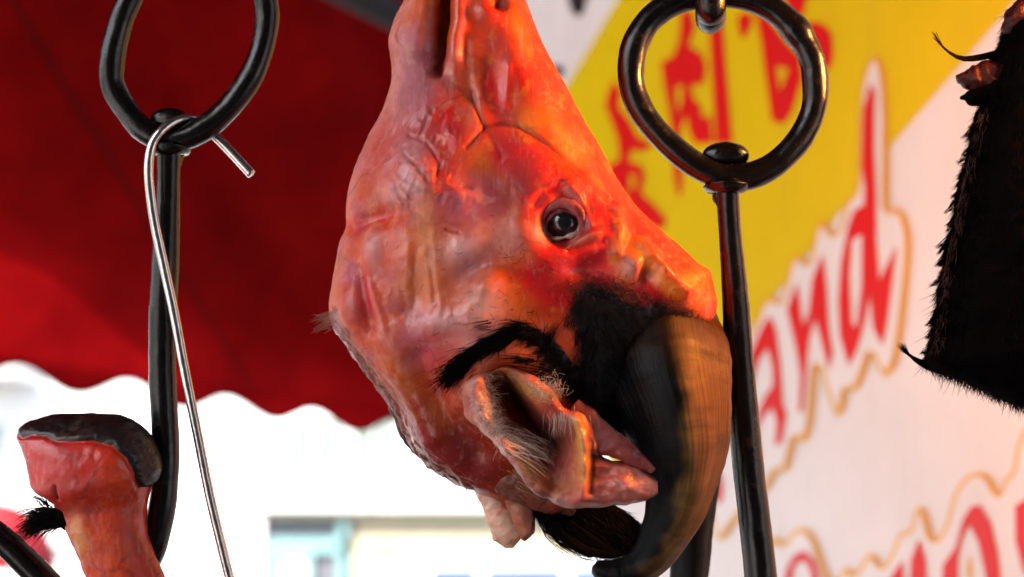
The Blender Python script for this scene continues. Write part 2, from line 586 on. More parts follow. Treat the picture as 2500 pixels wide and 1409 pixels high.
# tall white building far behind
def white_building():
    d = 27.0
    y = unproj(1250, 1200, d)[1]
    t = thing("white_building", "tall white rendered building across the street, pale windows under the red awning", "building", (atx(500, d), y, 0))
    x0, x1 = atx(-900, d), atx(2400, d)
    box("wall", x0, x1, y, y + 8, 0, 13, MAT['render_white'], t)
    box("parapet", x0 - .1, x1 + .1, y - .12, y + 8.1, 13, 13.5, MAT['render_white'], t)
    for zr in (atz(1085, d), atz(1085, d) + 3.2, atz(1085, d) + 6.4):
        for pxa in (-700, -380, -60, 260, 765, 915, 1240, 1560, 1900):
            xa = atx(pxa, d)
            w = box("window", xa - .42, xa + .42, y - .02, y + .05, zr - .42, zr + .42, MAT['pale_glass'], t)
            for (a, b, c_, e) in ((-.5, .5, -.52, -.42), (-.5, .5, .42, .5), (-.5, -.42, -.42, .42), (.42, .5, -.42, .42), (-.025, .025, -.42, .42)):
                box("frame", xa + a, xa + b, y - .07, y - .0, zr + c_, zr + e, MAT['render_white'], w)
    box("sunlit_ledge", atx(-400, d), atx(70, d), y - 1.2, y - .01, atz(925, d), atz(895, d), MAT['render_white'], t)
white_building()

def shed():
    d = 19.0
    y = unproj(1250, 1300, d)[1]
    t = thing("roadside_shop", "low shop with dark roof edge, grey shutters and cream wall across the street", "shop", (atx(900, d), y, 0))
    x0, x1, xm = atx(640, d), atx(1420, d), atx(865, d)
    ze = atz(1262, d)
    box("wall", x0, xm, y, y + 4, 0, ze, MAT['grey_wall'], t)
    box("cream_wall", xm, x1, y - .05, y + 4, 0, ze - .0, MAT['cream'], t)
    r = box("roof", x0 - .1, x1 + .1, y - .25, y + 4.2, ze, ze + .10, MAT['dark_roof'], t)
    # turquoise frame with shutter
    a, b = atx(665, d), atx(850, d)
    zt = atz(1318, d)
    for (p, q, z0, z1) in ((a, b, zt - .16, zt), (a, a + .1, .1, zt - .16), (b - .55, b - .47, .1, zt - .16), (b - .1, b, .1, zt + .2)):
        box("door_frame", p, q, y - .18, y - .002, z0, z1, MAT['cyan'], t)
    for k in range(14):
        z0 = .12 + k * .165
        if z0 + .15 < zt - .17:
            box("shutter_slat", b - .46, b - .11, y - .09, y - .004, z0, z0 + .15, MAT['grey_wall'], t)
    box("panel", a + .11, b - .56, y - .08, y - .003, .1, zt - .17, MAT['render_white'], t)
    box("notice_board", atx(915, d), atx(965, d), y - .10, y - .055, atz(1352, d), atz(1328, d), MAT['orange_paint'], t)
shed()

def wall_left():
    d = 16.0
    y = unproj(1250, 1350, d)[1]
    t = thing("low_white_wall", "low white wall with grey coping beyond the hanging foot", "wall", (atx(300, d), y, 0))
    box("wall_body", atx(140, d), atx(620, d), y, y + .3, 0, atz(1345, d), MAT['render_white'], t)
    box("coping", atx(135, d), atx(625, d), y - .06, y + .36, atz(1345, d), atz(1333, d), MAT['grey_wall'], t)
wall_left()

def van():
    d = 11.5
    y = unproj(1250, 1400, d)[1]
    xc, zt = atx(1200, d), atz(1366, d)
    t = thing("parked_van", "white van roof and bluish windows at the bottom of the street", "van", (xc, y + .9, 0))
    Lh = (atx(1500, d) - atx(880, d)) / 2 * 1.35
    prof = [(-1, .35), (-1, .62), (-.96, .95), (-.62, 1.02), (-.42, zt - .06), (-.36, zt), (.92, zt), (.98, zt - .08), (1, .5), (1, .35)]
    V, F = [], []
    for yy, ins in ((y, 0), (y + 1.8, 0)):
        for (u, z) in prof:
            V.append((xc + u * Lh, yy, z))
    n = len(prof)
    for i in range(n):
        j = (i + 1) % n
        F.append((i, j, n + j, n + i))
    F += [tuple(range(n - 1, -1, -1)), tuple(range(n, 2 * n))]
    body = mesh("body", V, F, MAT['van_white'], t, smooth=False)
    bv = body.modifiers.new("bevel", 'BEVEL'); bv.width = .06; bv.segments = 3
    for (u0, u1) in ((-.36, -.08), (-.04, .42), (.46, .9)):
        box("window", xc + u0 * Lh, xc + u1 * Lh, y - .012, y + .01, zt - .62, zt - .055, MAT['car_glass'], t)
    for u in (-.62, .62):
        th = np.linspace(0, 2 * math.pi, 28, endpoint=False)
        V = [(xc + u * Lh + .33 * math.cos(q), yy, .35 + .33 * math.sin(q)) for yy in (y - .03, y + .2) for q in th]
        F = [(i, (i + 1) % 28, 28 + (i + 1) % 28, 28 + i) for i in range(28)] + [tuple(range(27, -1, -1)), tuple(range(28, 56))]
        mesh("wheel", V, F, MAT['tyre'], t)
van()

def parasol():
    d = 6.5
    top = unproj(-20, 1225, d)
    t = thing("red_parasol", "blurred red parasol canopy at the lower left behind the foot", "parasol", (top[0], top[1], 0))
    V, F = [], []
    n, rr = 24, 9
    for i in range(rr):
        a = i / (rr - 1)
        r = .02 + .30 * math.sin(a * 1.45)
        z = top[2] - .34 * (1 - math.cos(a * 1.5))
        for j in range(n):
            q = 2 * math.pi * j / n
            V.append((top[0] + r * math.cos(q) * (1 + .02 * math.cos(8 * q)), top[1] + r * math.sin(q) * (1 + .02 * math.cos(8 * q)), z))
    F = grid_faces(rr, n, True, False) + [tuple(range(n))]
    c = mesh("canopy", V, F, MAT['red_cloth'], t)
    so = c.modifiers.new("solid", 'SOLIDIFY'); so.thickness = .004
    P = np.array([(top[0], top[1], .12), (top[0], top[1], top[2] - .005)])
    mesh("pole", tube(P, .016, 12, ref=(1, 0, 0)), tube_faces(2, 12), MAT['grey_steel'], t)
parasol()

# ------------------------------------------------------------------ red awning
def awning():
    E0 = unproj(0, 872, 2.6); E1 = unproj(960, 1018, 3.25)
    e = E1 - E0
    sl_ = np.array([-.25, -.80, .50])
    t = thing("red_awning", "red cloth awning with scalloped edge sloping over the stall", "awning", E0)
    nu, nv = 260, 90
    u = np.linspace(-1.4, 5.5, nu); v = np.linspace(0, 7.0, nv) 
    U, W = np.meshgrid(u, v, indexing='ij')
    G = E0 + U[..., None] * e + W[..., None] * sl_
    n = np.cross(e, sl_); n /= np.linalg.norm(n)
    n = n * np.sign(n[2])
    fold = 0.016 * np.sin(U * 9.0 + 0.5 * np.sin(W * 1.3)) + 0.012 * np.sin(U * 21 + 1.7 + .4 * np.sin(W * 2.1)) + 0.02 * np.sin(U * 3.1 + W * .8)
    sag = -0.05 * np.sin(np.clip(W / 7, 0, 1) * math.pi)
    G = G + n * (fold * sstep(0, .3, W) + sag + 0.006 * fold)[..., None]
    mesh("canopy", G, grid_faces(nu, nv, False), MAT['awning'], t)
    # scalloped valance hanging from the front edge
    nu2, nv2 = 500, 10
    u = np.linspace(-1.4, 3.2, nu2)
    per = 0.240
    ph = (u - 0.168) / per
    drop = 0.031 + 0.0200 * np.cos(2 * math.pi * ph) + 0.002 * np.sin(17 * u)
    V = np.zeros((nu2, nv2, 3)); 
    fr = np.cross(e, (0, 0, 1)); fr /= np.linalg.norm(fr)
    for j in range(nv2):
        a = j / (nv2 - 1)
        top = E0 + u[:, None] * e + np.array([0, 0, .004])
        wob = 0.006 * np.sin(2 * math.pi * ph + .6) + .003 * np.sin(u * 23)
        V[:, j] = top + np.array([0, 0, -1.0]) * (drop * a)[:, None] + fr * (wob * a)[:, None]
    mesh("valance", V, grid_faces(nu2, nv2, False), MAT['awning'], t)
    P = V[:, -1][::2]
    mesh("hem_tape", tube(P, .0035, 6), tube_faces(len(P), 6), MAT['hem'], t)
    # tarpaulin sheets added above the awning to darken it by their shade
    tp = thing("shade_tarp", "dark tarpaulin sheets added above the awning to shade it, out of view", "shade_tarp", E0 + e + sl_ * 2 + n * .12)
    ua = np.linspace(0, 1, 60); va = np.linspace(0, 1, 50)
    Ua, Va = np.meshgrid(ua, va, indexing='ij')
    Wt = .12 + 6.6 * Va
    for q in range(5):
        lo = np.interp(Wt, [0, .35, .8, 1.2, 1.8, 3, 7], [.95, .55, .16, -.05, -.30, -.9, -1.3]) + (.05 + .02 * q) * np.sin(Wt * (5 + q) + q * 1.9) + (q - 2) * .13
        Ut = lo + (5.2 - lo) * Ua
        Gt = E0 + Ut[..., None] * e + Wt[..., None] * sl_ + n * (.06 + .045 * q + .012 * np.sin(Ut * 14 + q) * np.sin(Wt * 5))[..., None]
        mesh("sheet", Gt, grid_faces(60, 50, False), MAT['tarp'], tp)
    # seams of the cloth panels, running down the slope
    for us in (0.60,):
        vv = np.linspace(.02, 6.9, 80)
        base = E0 + us * e + vv[:, None] * sl_
        f = 0.016 * np.sin(us * 9.0 + 0.5 * np.sin(vv * 1.3)) + 0.012 * np.sin(us * 21 + 1.7 + .4 * np.sin(vv * 2.1)) + 0.02 * np.sin(us * 3.1 + vv * .8)
        base = base + n * (f * sstep(0, .3, vv) - 0.05 * np.sin(vv / 7 * math.pi))[:, None]
        d1 = e / np.linalg.norm(e) * .005
        Vs = np.stack([base - d1 - n * .003, base + d1 - n * .003], 1)
        mesh("seam", Vs, grid_faces(80, 2, False), MAT['hem'], t)
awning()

# unseen sheet roof, back wall and counter added to shade the hanging meat
def stall():
    m = simple("dark_roof_sheet", (0.05, 0.045, 0.045), 0.7, 0.3, 0.2, 4)
    t = thing("added_shade_roof", "dark corrugated sheet roof added over the stall to shade the meat, above the view", "roof", (0.9, -0.8, 2.6))
    u = np.linspace(-1.0, 2.6, 240); v = np.linspace(-2.6, 1.05, 8)
    U, W = np.meshgrid(u, v, indexing='ij')
    G = np.stack([U, W, 2.62 + .018 * np.sin(U * 70) + .03 * (1.05 - W)], -1)
    o = mesh("roof_sheet", G, grid_faces(240, 8, False), m, t)
    so = o.modifiers.new("solid", 'SOLIDIFY'); so.thickness = .004
    t = thing("added_shade_wall", "dark plank wall added behind the camera to block the sky light", "wall", (0.9, -1.7, 0.12))
    m2 = simple("dark_planks", (0.06, 0.045, 0.035), 0.8, 0, 0.3, 6)
    for k in range(27):
        box("plank", -1.5 + k * .152, -1.5 + k * .152 + .148, -1.73, -1.70, .12, 2.6, m2, t)
    m3 = simple("dark_counter_wood", (0.04, 0.03, 0.025), 0.7, 0, 0.3, 6)
    t = thing("added_shade_counter", "dark wooden counter added under the view to block light from below", "counter", (0.1, 1.0, 0.12))
    box("counter_top", -1.3, 0.75, 0.30, 1.25, 1.05, 1.10, m3, t)
    box("counter_front", -1.25, 0.70, 0.36, 1.19, 0.2, 1.05, m3, t)
    for (x, y) in ((-1.22, .4), (.6, .4), (-1.22, 1.1), (.6, 1.1)):
        box("leg", x, x + .06, y, y + .06, .12, .2, m3, t)
stall()

# pole of the stall frame under the awning
def frame_pole():
    A = unproj(380, -260, 1.9); B = unproj(1230, 175, 2.5)
    t = thing("stall_frame_pole", "grey metal frame pole crossing under the awning at the top", "pole", A)
    P = A + np.linspace(0, 1, 12)[:, None] * (B - A)
    mesh("pipe", tube(P, .025, 20), tube_faces(12, 20), MAT['grey_steel'], t)
    for a in (0.2, 0.95):
        Q = A + (a + np.linspace(-.02, .02, 4))[:, None] * (B - A)
        mesh("clamp", tube(Q, .029, 20), tube_faces(4, 20), MAT['iron'], t)
frame_pole()

# ------------------------------------------------------------------ sign board
SA = unproj(1262, 704.5, 2.0); SB = unproj(2600, 704.5, 1.22)
s_dir = SB - SA; s_dir[2] = 0; s_len = np.linalg.norm(s_dir); s_dir /= s_len
s_n = np.cross(s_dir, (0, 0, 1.0)); s_n /= np.linalg.norm(s_n)
if np.dot(s_n, CAM - SA) < 0: s_n = -s_n

def onsign(px, py, lift=0.0):
    """photo pixel -> point on the vertical sign plane"""
    d = RGT * ((px - 1250) / FPX) + UPV * ((704.5 - py) / FPX) + FWD
    k = np.dot(SA - CAM, s_n) / np.dot(d, s_n)
    return CAM + d * k + s_n * lift

def sign():
    base = SA + s_dir * s_len / 2; base[2] = 0.6
    t = thing("printed_sign_board", "white and yellow vinyl sign board with large red lettering on the stall side", "sign", base)
    ax = np.array([s_dir[0], s_dir[1], 0])
    ex = SA + s_dir * (s_len * 1.9)
    def slab(name, a, b, z0, z1, f0, f1, mat):
        V = []
        for z in (z0, z1):
            for (p, f) in ((a, f0), (b, f0), (b, f1), (a, f1)):
                q = p + s_n * f; V.append((q[0], q[1], z))
        F = [(3, 2, 1, 0), (4, 5, 6, 7), (0, 1, 5, 4), (1, 2, 6, 5), (2, 3, 7, 6), (3, 0, 4, 7)]
        return mesh(name, V, F, mat, t, smooth=False)
    SC = onsign(1480, 704.5); SC[2] = 0
    zc = onsign(1370, 890)[2]
    slab("panel", SC, ex, .6, 2.57, -.03, 0, MAT['v_white'])
    slab("panel", SA, SC, zc, 2.57, -.03, 0, MAT['v_white'])
    slab("frame_post", SA - s_dir * .03, SA, zc, 2.57, -.035, .01, MAT['alu'])
    def flat(name, poly, lift, mat, holes=(), smooth_n=None):
        import bmesh
        bm = bmesh.new()
        loops = [poly] + list(holes)
        edges = []
        for lp in loops:
            P = np.asarray(lp, float)
            if smooth_n:
                P = spl(P, len(P) * smooth_n, True)
            vs = [bm.verts.new(onsign(x, y, lift) - base) for x, y in P]
            edges += [bm.edges.new((vs[i], vs[(i + 1) % len(vs)])) for i in range(len(vs))]
        bmesh.ops.triangle_fill(bm, use_beauty=True, use_dissolve=False, edges=edges)
        bmesh.ops.recalc_face_normals(bm, faces=bm.faces)
        me = bpy.data.meshes.new(name); bm.to_mesh(me); bm.free()
        me.materials.append(mat)
        o = bpy.data.objects.new(name, me); COL.objects.link(o); o.parent = t
        return o
    # yellow diagonal band
    flat("yellow_band", [(1748, -400), (1510, 0), (1386, 208), (1268, 395), (1268, 870), (1490, 872), (1490, 1220), (1850, 778), (2180, 352), (2462, 22), (2810, -380)], .0015, MAT['v_yellow'])
    # black marks at the upper left
    flat("black_character", [(1385, -60), (1440, -60), (1432, 10), (1420, 38), (1405, 36), (1392, 10)], .0015, MAT['v_black'], smooth_n=3)
    flat("black_character", [(1352, 165), (1372, 160), (1378, 178), (1368, 190), (1352, 188)], .0015, MAT['v_black'], smooth_n=3)
    # red calligraphic characters
    R = MAT['v_red']; z = .003
    flat("red_character", [(1502, 196), (1520, 225), (1512, 262), (1536, 290), (1562, 338), (1600, 352), (1575, 372), (1545, 366), (1540, 398), (1566, 402), (1580, 428), (1570, 472), (1600, 500), (1630, 535), (1624, 562), (1585, 548), (1545, 512), (1530, 468), (1512, 474), (1490, 456), (1490, 402), (1516, 392), (1512, 340), (1498, 300), (1482, 262), (1484, 240)], z, R,
         holes=[[(1540, 425), (1556, 430), (1556, 460), (1543, 462)]])
    flat("red_character", [(1668, 22), (1694, 34), (1700, 70), (1684, 112), (1716, 132), (1728, 160), (1722, 206), (1690, 210), (1696, 240), (1716, 262), (1716, 286), (1738, 286), (1746, 350), (1700, 352), (1686, 318), (1678, 280), (1664, 320), (1670, 420), (1668, 474), (1658, 476), (1650, 430), (1642, 300), (1624, 200), (1618, 152), (1646, 140), (1662, 100)], z, R,
         holes=[[(1652, 215), (1672, 208), (1668, 250), (1656, 280)]])
    flat("red_stroke", [(1732, 20), (1764, 20), (1776, 160), (1792, 352), (1752, 352), (1742, 180)], z, R)
    flat("red_character", [(1848, 20), (1884, 52), (1912, 92), (1956, 140), (1962, 190), (1936, 278), (1914, 306), (1888, 294), (1874, 190), (1862, 100)], z, R,
         holes=[[(1898, 162), (1930, 170), (1908, 226)]])
    flat("red_stroke", [(1962, 62), (2008, 58), (2034, 88), (2036, 150), (2020, 172), (1996, 130), (1970, 98)], z, R, smooth_n=3)
    flat("red_stroke", [(1906, -60), (1986, -60), (1966, 30), (1952, 62), (1928, 24)], z, R)
    flat("red_stroke", [(1806, 38), (1842, 40), (1824, 92), (1812, 88)], z, R, smooth_n=2)
    # cursive letters: orange line, white surround, red fill
    upper = [(1800, 860), (1846, 796), (1862, 752), (1884, 722), (1912, 734), (1932, 650), (1954, 624), (1980, 640), (1996, 562), (2018, 541), (2040, 572), (2060, 540), (2070, 494), (2096, 462), (2099, 356), (2105, 228), (2120, 162), (2140, 138), (2161, 164), (2172, 260), (2173, 388), (2174, 508), (2198, 508), (2220, 546), (2227, 612), (2216, 740), (2197, 872), (2183, 902), (2167, 920), (2147, 896), (2132, 866), (2116, 910), (2096, 953), (2073, 956), (2064, 1000), (2052, 1016), (2040, 1004), (2020, 948), (2001, 894), (1993, 968), (1985, 1040), (1969, 1080), (1949, 1072), (1937, 1112), (1925, 1150), (1901, 1155), (1878, 1195), (1830, 1240), (1790, 1290), (1768, 1318), (1745, 1290), (1735, 1150), (1750, 980)]
    lower = [(1850, 1400), (1893, 1312), (1917, 1326), (1941, 1298), (1965, 1290), (1993, 1312), (2016, 1374), (2040, 1420), (2072, 1384), (2092, 1400), (2120, 1358), (2137, 1354), (2163, 1380), (2187, 1338), (2203, 1300), (2227, 1292), (2241, 1244), (2262, 1246), (2286, 1316), (2314, 1280), (2334, 1207), (2362, 1167), (2393, 1153), (2421, 1167), (2445, 1205), (2458, 1168), (2477, 1152), (2490, 1084), (2520, 1030), (2580, 1000), (2640, 1100), (2600, 1500), (2300, 1600), (1900, 1560)]
    def inset(P, k):
        P = np.asarray(P, float); n = len(P)
        Q = spl(P, n * 4, True)
        T = np.roll(Q, -1, 0) - np.roll(Q, 1, 0); T /= np.linalg.norm(T, axis=1, keepdims=True) + 1e-9
        N = np.stack([-T[:, 1], T[:, 0]], 1)
        area = np.sum(Q[:, 0] * np.roll(Q[:, 1], -1) - np.roll(Q[:, 0], -1) * Q[:, 1])
        N = N * np.sign(area)
        R_ = Q + N * k
        d = pdist(R_[:, 0], R_[:, 1], [tuple(q) for q in Q] + [tuple(Q[0])])
        keep = d > k * .93
        return Q, R_[keep]
    for nm, P in (("orange_outline", upper), ("orange_outline", lower)):
        Q, R_ = inset(P, 11.5)
        flat(nm, Q, z, MAT['v_orange'])
        flat("white_surround", R_, z + .0015, MAT['v_white'])
    zr = z + .003
    flat("red_letter", [(2134, 206), (2117, 272), (2113, 407), (2120, 458), (2119, 502), (2095, 515), (2080, 556), (2063, 643), (2056, 739), (2060, 822), (2082, 894), (2101, 856), (2120, 790), (2133, 716), (2142, 803), (2164, 844), (2175, 790), (2191, 662), (2199, 602), (2168, 664), (2156, 688), (2149, 586), (2149, 483), (2143, 356), (2145, 228)], zr, R,
         holes=[[(2089, 588), (2114, 574), (2113, 700), (2101, 803), (2089, 790), (2083, 675)]])
    flat("red_letter", [(1954, 692), (1963, 745), (1970, 800), (1984, 764), (1994, 680), (2018, 622), (2028, 707), (2032, 790), (2042, 867), (2033, 904), (2012, 822), (1998, 776), (1984, 835), (1976, 918), (1970, 1005), (1960, 1008), (1964, 918), (1956, 867), (1942, 803), (1931, 758)], zr, R)
    flat("red_letter", [(1800, 1060), (1820, 930), (1846, 852), (1870, 798), (1888, 772), (1904, 808), (1915, 899), (1921, 990), (1930, 1010), (1919, 1080), (1902, 1090), (1906, 1030), (1895, 996), (1874, 1016), (1858, 1048), (1866, 1122), (1850, 1130), (1845, 1050), (1878, 966), (1897, 942), (1896, 900), (1884, 850), (1862, 880), (1846, 940), (1820, 1080)], zr, R)
    flat("red_letter", [(1758, 1150), (1772, 1170), (1772, 1215), (1760, 1230), (1750, 1190)], zr, R, smooth_n=3)
    flat("red_letter", [(2310, 1500), (2312, 1380), (2342, 1338), (2362, 1267), (2382, 1236), (2404, 1234), (2430, 1278), (2446, 1350), (2462, 1500), (2426, 1500), (2416, 1400), (2400, 1326), (2377, 1280), (2358, 1318), (2349, 1366), (2346, 1500)], zr, R)
    flat("orange_speck", [(2370, 1395), (2376, 1352), (2384, 1395), (2377, 1420)], zr, MAT['v_orange'])
    flat("red_letter", [(2228, 1500), (2234, 1366), (2254, 1316), (2270, 1366), (2278, 1500)], zr, R)
    flat("red_letter", [(2170, 1440), (2190, 1400), (2213, 1368), (2218, 1440)], zr, R)
    flat("red_letter", [(2489, 1236), (2520, 1215), (2560, 1300), (2550, 1420), (2510, 1400), (2490, 1320)], zr, R)
    flat("red_letter", [(1925, 1420), (1930, 1388), (1950, 1354), (1973, 1345), (1997, 1368), (2014, 1430), (1998, 1430), (1984, 1382), (1970, 1366), (1948, 1384), (1943, 1420)], zr, R)
sign()

# ------------------------------------------------------------------ the hanging head
HB = L2W(np.array([1250.0, 700.0, 0.0]))
head = thing("hanging_head", "scalded hairless animal head with dark curved horns hanging muzzle up", "carcass", HB)

XL = [(-230, 1060), (-180, 1015), (-100, 992), (0, 988), (40, 973), (100, 966), (140, 966), (200, 955), (260, 928), (330, 893), (400, 868), (480, 848), (560, 836), (650, 819), (720, 808), (760, 808), (800, 824), (850, 858), (900, 893), (950, 930), (1000, 960), (1050, 982), (1100, 1008), (1140, 1056), (1175, 1110), (1190, 1142), (1215, 1200), (1232, 1240)]
XR = [(-230, 1130), (-180, 1185), (-100, 1238), (0, 1282), (100, 1322), (200, 1376), (300, 1426), (400, 1480), (450, 1508), (500, 1545), (550, 1598), (600, 1656), (650, 1698), (700, 1724), (750, 1736), (780, 1722), (810, 1700), (850, 1665), (900, 1640), (950, 1615), (1000, 1585), (1050, 1545), (1085, 1490), (1110, 1430), (1150, 1380), (1200, 1330), (1232, 1290)]
HH = [(-230, 30), (-180, 85), (-100, 105), (0, 118), (100, 128), (200, 138), (300, 152), (400, 176), (500, 205), (600, 226), (700, 236), (800, 236), (900, 226), (1000, 200), (1100, 160), (1180, 100), (1232, 40)]

def curve_at(tab, y):
    tab = np.array(tab, float)
    P = spl(tab, 1200)
    o = np.argsort(P[:, 0])
    return np.interp(y, P[o, 0], P[o, 1])

def head_base():
    ys = np.concatenate([np.linspace(-230, -20, 40), np.linspace(-17, 1232, 520)])
    xl, xr, hh = curve_at(XL, ys), curve_at(XR, ys), curve_at(HH, ys)
    nf, nb = 500, 110
    tf = np.linspace(0, math.pi, nf, endpoint=False); tb = np.linspace(math.pi, 2 * math.pi, nb, endpoint=False)
    t = np.concatenate([tf, tb])
    n = 2.25
    c, s = np.cos(t), np.sin(t)
    cx = np.sign(c) * np.abs(c) ** (2 / n); sz = np.sign(s) * np.abs(s) ** (2 / n)
    mx, a = (xl + xr) / 2, (xr - xl) / 2
    X = mx[:, None] + a[:, None] * cx[None]
    Z = hh[:, None] * sz[None]
    Y = np.repeat(ys[:, None], len(t), 1)
    return np.stack([X, Y, Z], -1)

CREASES = [  # (polyline, width, depth, darkness)
    ([(1152, 225), (1165, 270), (1182, 312), (1152, 348), (1140, 360)], 7, -6, .75),
    ([(1182, 312), (1205, 305), (1232, 302), (1262, 308), (1300, 335), (1345, 372), (1400, 418), (1440, 455), (1485, 500)], 7, -6, .75),
    ([(1182, 314), (1200, 340), (1225, 382)], 8, -2, .3),
    ([(876, 655), (884, 700), (893, 750), (908, 805)], 13, -11, .55),
    ([(885, 640), (905, 700), (925, 760), (940, 800)], 12, 5, 0),
    ([(850, 560), (900, 535), (960, 512), (1000, 508)], 22, -9, .2),
    ([(990, 380), (1020, 410), (1050, 450)], 6, -5, .3),
    ([(1000, 330), (1040, 345), (1075, 400), (1065, 450)], 6, -4, .3),
    ([(1070, 470), (1100, 460), (1150, 455)], 6, -5, .35),
    ([(985, 460), (1010, 490)], 5, -6, .35),
    ([(965, 440), (980, 475), (985, 500)], 5, -4, .2),
    ([(1050, 610), (1055, 680), (1065, 740)], 8, -2.5, .3),
    ([(985, 640), (982, 700), (985, 760)], 9, -2, .2),
    ([(1012, 630), (1008, 690), (1005, 750)], 8, -2, .15),
    ([(1090, 560), (1120, 568)], 4, -4, .3),
    ([(1240, 165), (1236, 210), (1234, 262)], 10, 5, 0),
        ([(1130, 100), (1140, 160), (1148, 240)], 20, -8, .25),
]

def head_disp(x, y, P, front):
    d = np.zeros(x.shape)
    B = lambda *a: blob(x, y, *a)
    # mouth slit and lips
    xs = x + 9 * vnoise(np.stack([y * 0, y, y * 0], -1), 1 / 45.) + 5 * vnoise(P, 1 / 24.)
    d += -62 * stroke(xs, y, [(1062, 172), (1070, 120), (1082, 40), (1088, -60), (1086, -220)], 12) * (.55 + .45 * sstep(170, 60, y)) - 16 * stroke(xs, y, [(1066, 150), (1078, 60), (1086, -200)], 34)
    d += 20 * stroke(x, y, [(1030, 120), (1040, 20), (1045, -100)], 26)
    d += 16 * stroke(x, y, [(1108, 130), (1118, 40), (1120, -100)], 20)
    d += 22 * B(985, 110, 40, 70)
    d += -34 * B(1218, 8, 22, 20) + 14 * B(1190, 30, 30, 30)
    # muzzle planes
    d += 14 * B(1260, 120, 50, 160, -20) - 14 * B(1200, 190, 40, 110, -8) + 10 * B(1330, 300, 50, 140, -28)
    d += -10 * B(1110, 220, 45, 110) + 10 * B(1120, 340, 40, 50)
    d += -16 * B(930, 300, 55, 90, 20)
    d += 10 * B(1290, 400, 110, 60, 40) - 12 * B(1180, 440, 60, 60)
    # cheek
    d += 22 * B(1010, 440, 60, 80, -15) + 12 * B(1110, 480, 50, 26) + 14 * B(905, 610, 26, 50, 8)
    d += -12 * B(920, 530, 90, 30, -14) + 10 * B(1130, 600, 70, 34, -25)
    d += -14 * B(1150, 660, 70, 34, -30) + 20 * B(1180, 730, 50, 60, 20) + 18 * B(1090, 780, 70, 34, -12) + 10 * B(1160, 790, 40, 30)
    d += -18 * B(1000, 740, 40, 50) + 9 * B(1060, 690, 26, 90) + 8 * B(990, 670, 24, 90)
    d += 18 * B(860, 760, 34, 60) + 14 * B(1190, 690, 40, 26, -30)
    # eye socket
    r = np.hypot((x - 1375) / 1.05, (y - 547) / 1.0)
    d += 12 * np.exp(-((r - 96) / 36) ** 2)
    d += -44 * np.exp(-(r / 52) ** 4)
    d += 4 * np.exp(-((r - 57) / 12) ** 2) * (1 + .8 * vnoise(P, 1 / 30.))
    d += 12 * stroke(x, y, [(1385, 465), (1405, 485), (1425, 525), (1435, 550)], 11)
    d += 12 * stroke(x, y, [(1395, 595), (1420, 582), (1450, 575)], 11) - 9 * stroke(x, y, [(1390, 612), (1430, 600), (1470, 590)], 9)
    d += 16 * stroke(x, y, [(1500, 520), (1512, 570), (1500, 620)], 18)
    d += -9 * stroke(x, y, [(1305, 500), (1325, 470), (1360, 455)], 12)
    # brow to poll
    d += -26 * B(1430, 650, 70, 30, -10) - 14 * B(1470, 700, 50, 40)
    d += 34 * B(1640, 690, 90, 60, 35) + 24 * B(1540, 650, 30, 34) + 22 * stroke(x, y, [(1560, 600), (1590, 650), (1620, 690), (1650, 715)], 17)
    d += -20 * B(1572, 672, 18, 24, -30) + 18 * B(1695, 680, 26, 22) + 18 * B(1700, 745, 34, 40)
    d += -10 * B(1640, 640, 40, 30, 40)
    # neck: hollows under the ear base
    d += 16 * stroke(x, y, [(940, 830), (1000, 940), (1060, 1060)], 42) - 20 * stroke(x, y, [(1020, 880), (1090, 1010), (1160, 1110)], 34)
    d += 26 * B(1150, 960, 55, 80, 20) + 14 * B(1270, 870, 46, 30, 25)
    d += -24 * B(1430, 930, 80, 130) - 30 * B(1380, 1000, 60, 60)
    d += -110 * stroke(x, y, [(1236, 950), (1270, 1005), (1315, 1060), (1350, 1090)], 46)
    for pts, w, dep, dk in CREASES:
        d += dep * stroke(x, y, pts, w)
    # wrinkled zones: stretched noise
    wz = B(1010, 390, 120, 110) + .8 * B(1110, 470, 70, 50) + .6 * B(1000, 250, 80, 80) + .5 * B(1100, 780, 120, 50) + .5 * B(870, 720, 50, 110)
    Q = np.stack([x * .9 + y * .35, y * .5 - x * .3, P[..., 2] * .5], -1)
    d += wz * (0.5 * vnoise(Q * np.array([1, .45, 1]) + 7, 1 / 8.0) + 3.6 * (1 - np.abs(vnoise(Q, 1 / 34.0)) * 2) + 2.4 * (1 - np.abs(vnoise(Q + 91, 1 / 17.0)) * 2))
    vz = B(1020, 700, 80, 120)
    d += vz * 2.2 * vnoise(np.stack([x, y * .12, P[..., 2] * .1], -1), 1 / 15.0)
    pz = B(1630, 690, 110, 80, 40)
    d += pz * 5 * fbm(P, 1 / 26.0, 3)
    nk = sstep(40, 0, pdist(x, y, NECK))
    d += nk * 5 * fbm(P, 1 / 22.0, 3)
    d += 5.0 * fbm(P, 1 / 140.0, 2) + 0.7 * fbm(P, 1 / 22.0, 3)
    return d * (0.35 + 0.65 * front)

NECK = [(808, 770), (826, 806), (862, 856), (896, 905), (934, 955), (964, 1003), (984, 1052), (1008, 1100), (1060, 1142), (1112, 1178), (1142, 1190)]
BLACK = [(1392, 705), (1440, 690), (1500, 695), (1530, 720), (1560, 738), (1620, 745), (1660, 770), (1700, 790), (1760, 800), (1760, 1010), (1660, 1090), (1560, 1180), (1470, 1140), (1430, 1010), (1360, 960), (1330, 900), (1300, 850), (1342, 850), (1392, 880), (1404, 840), (1385, 770)]

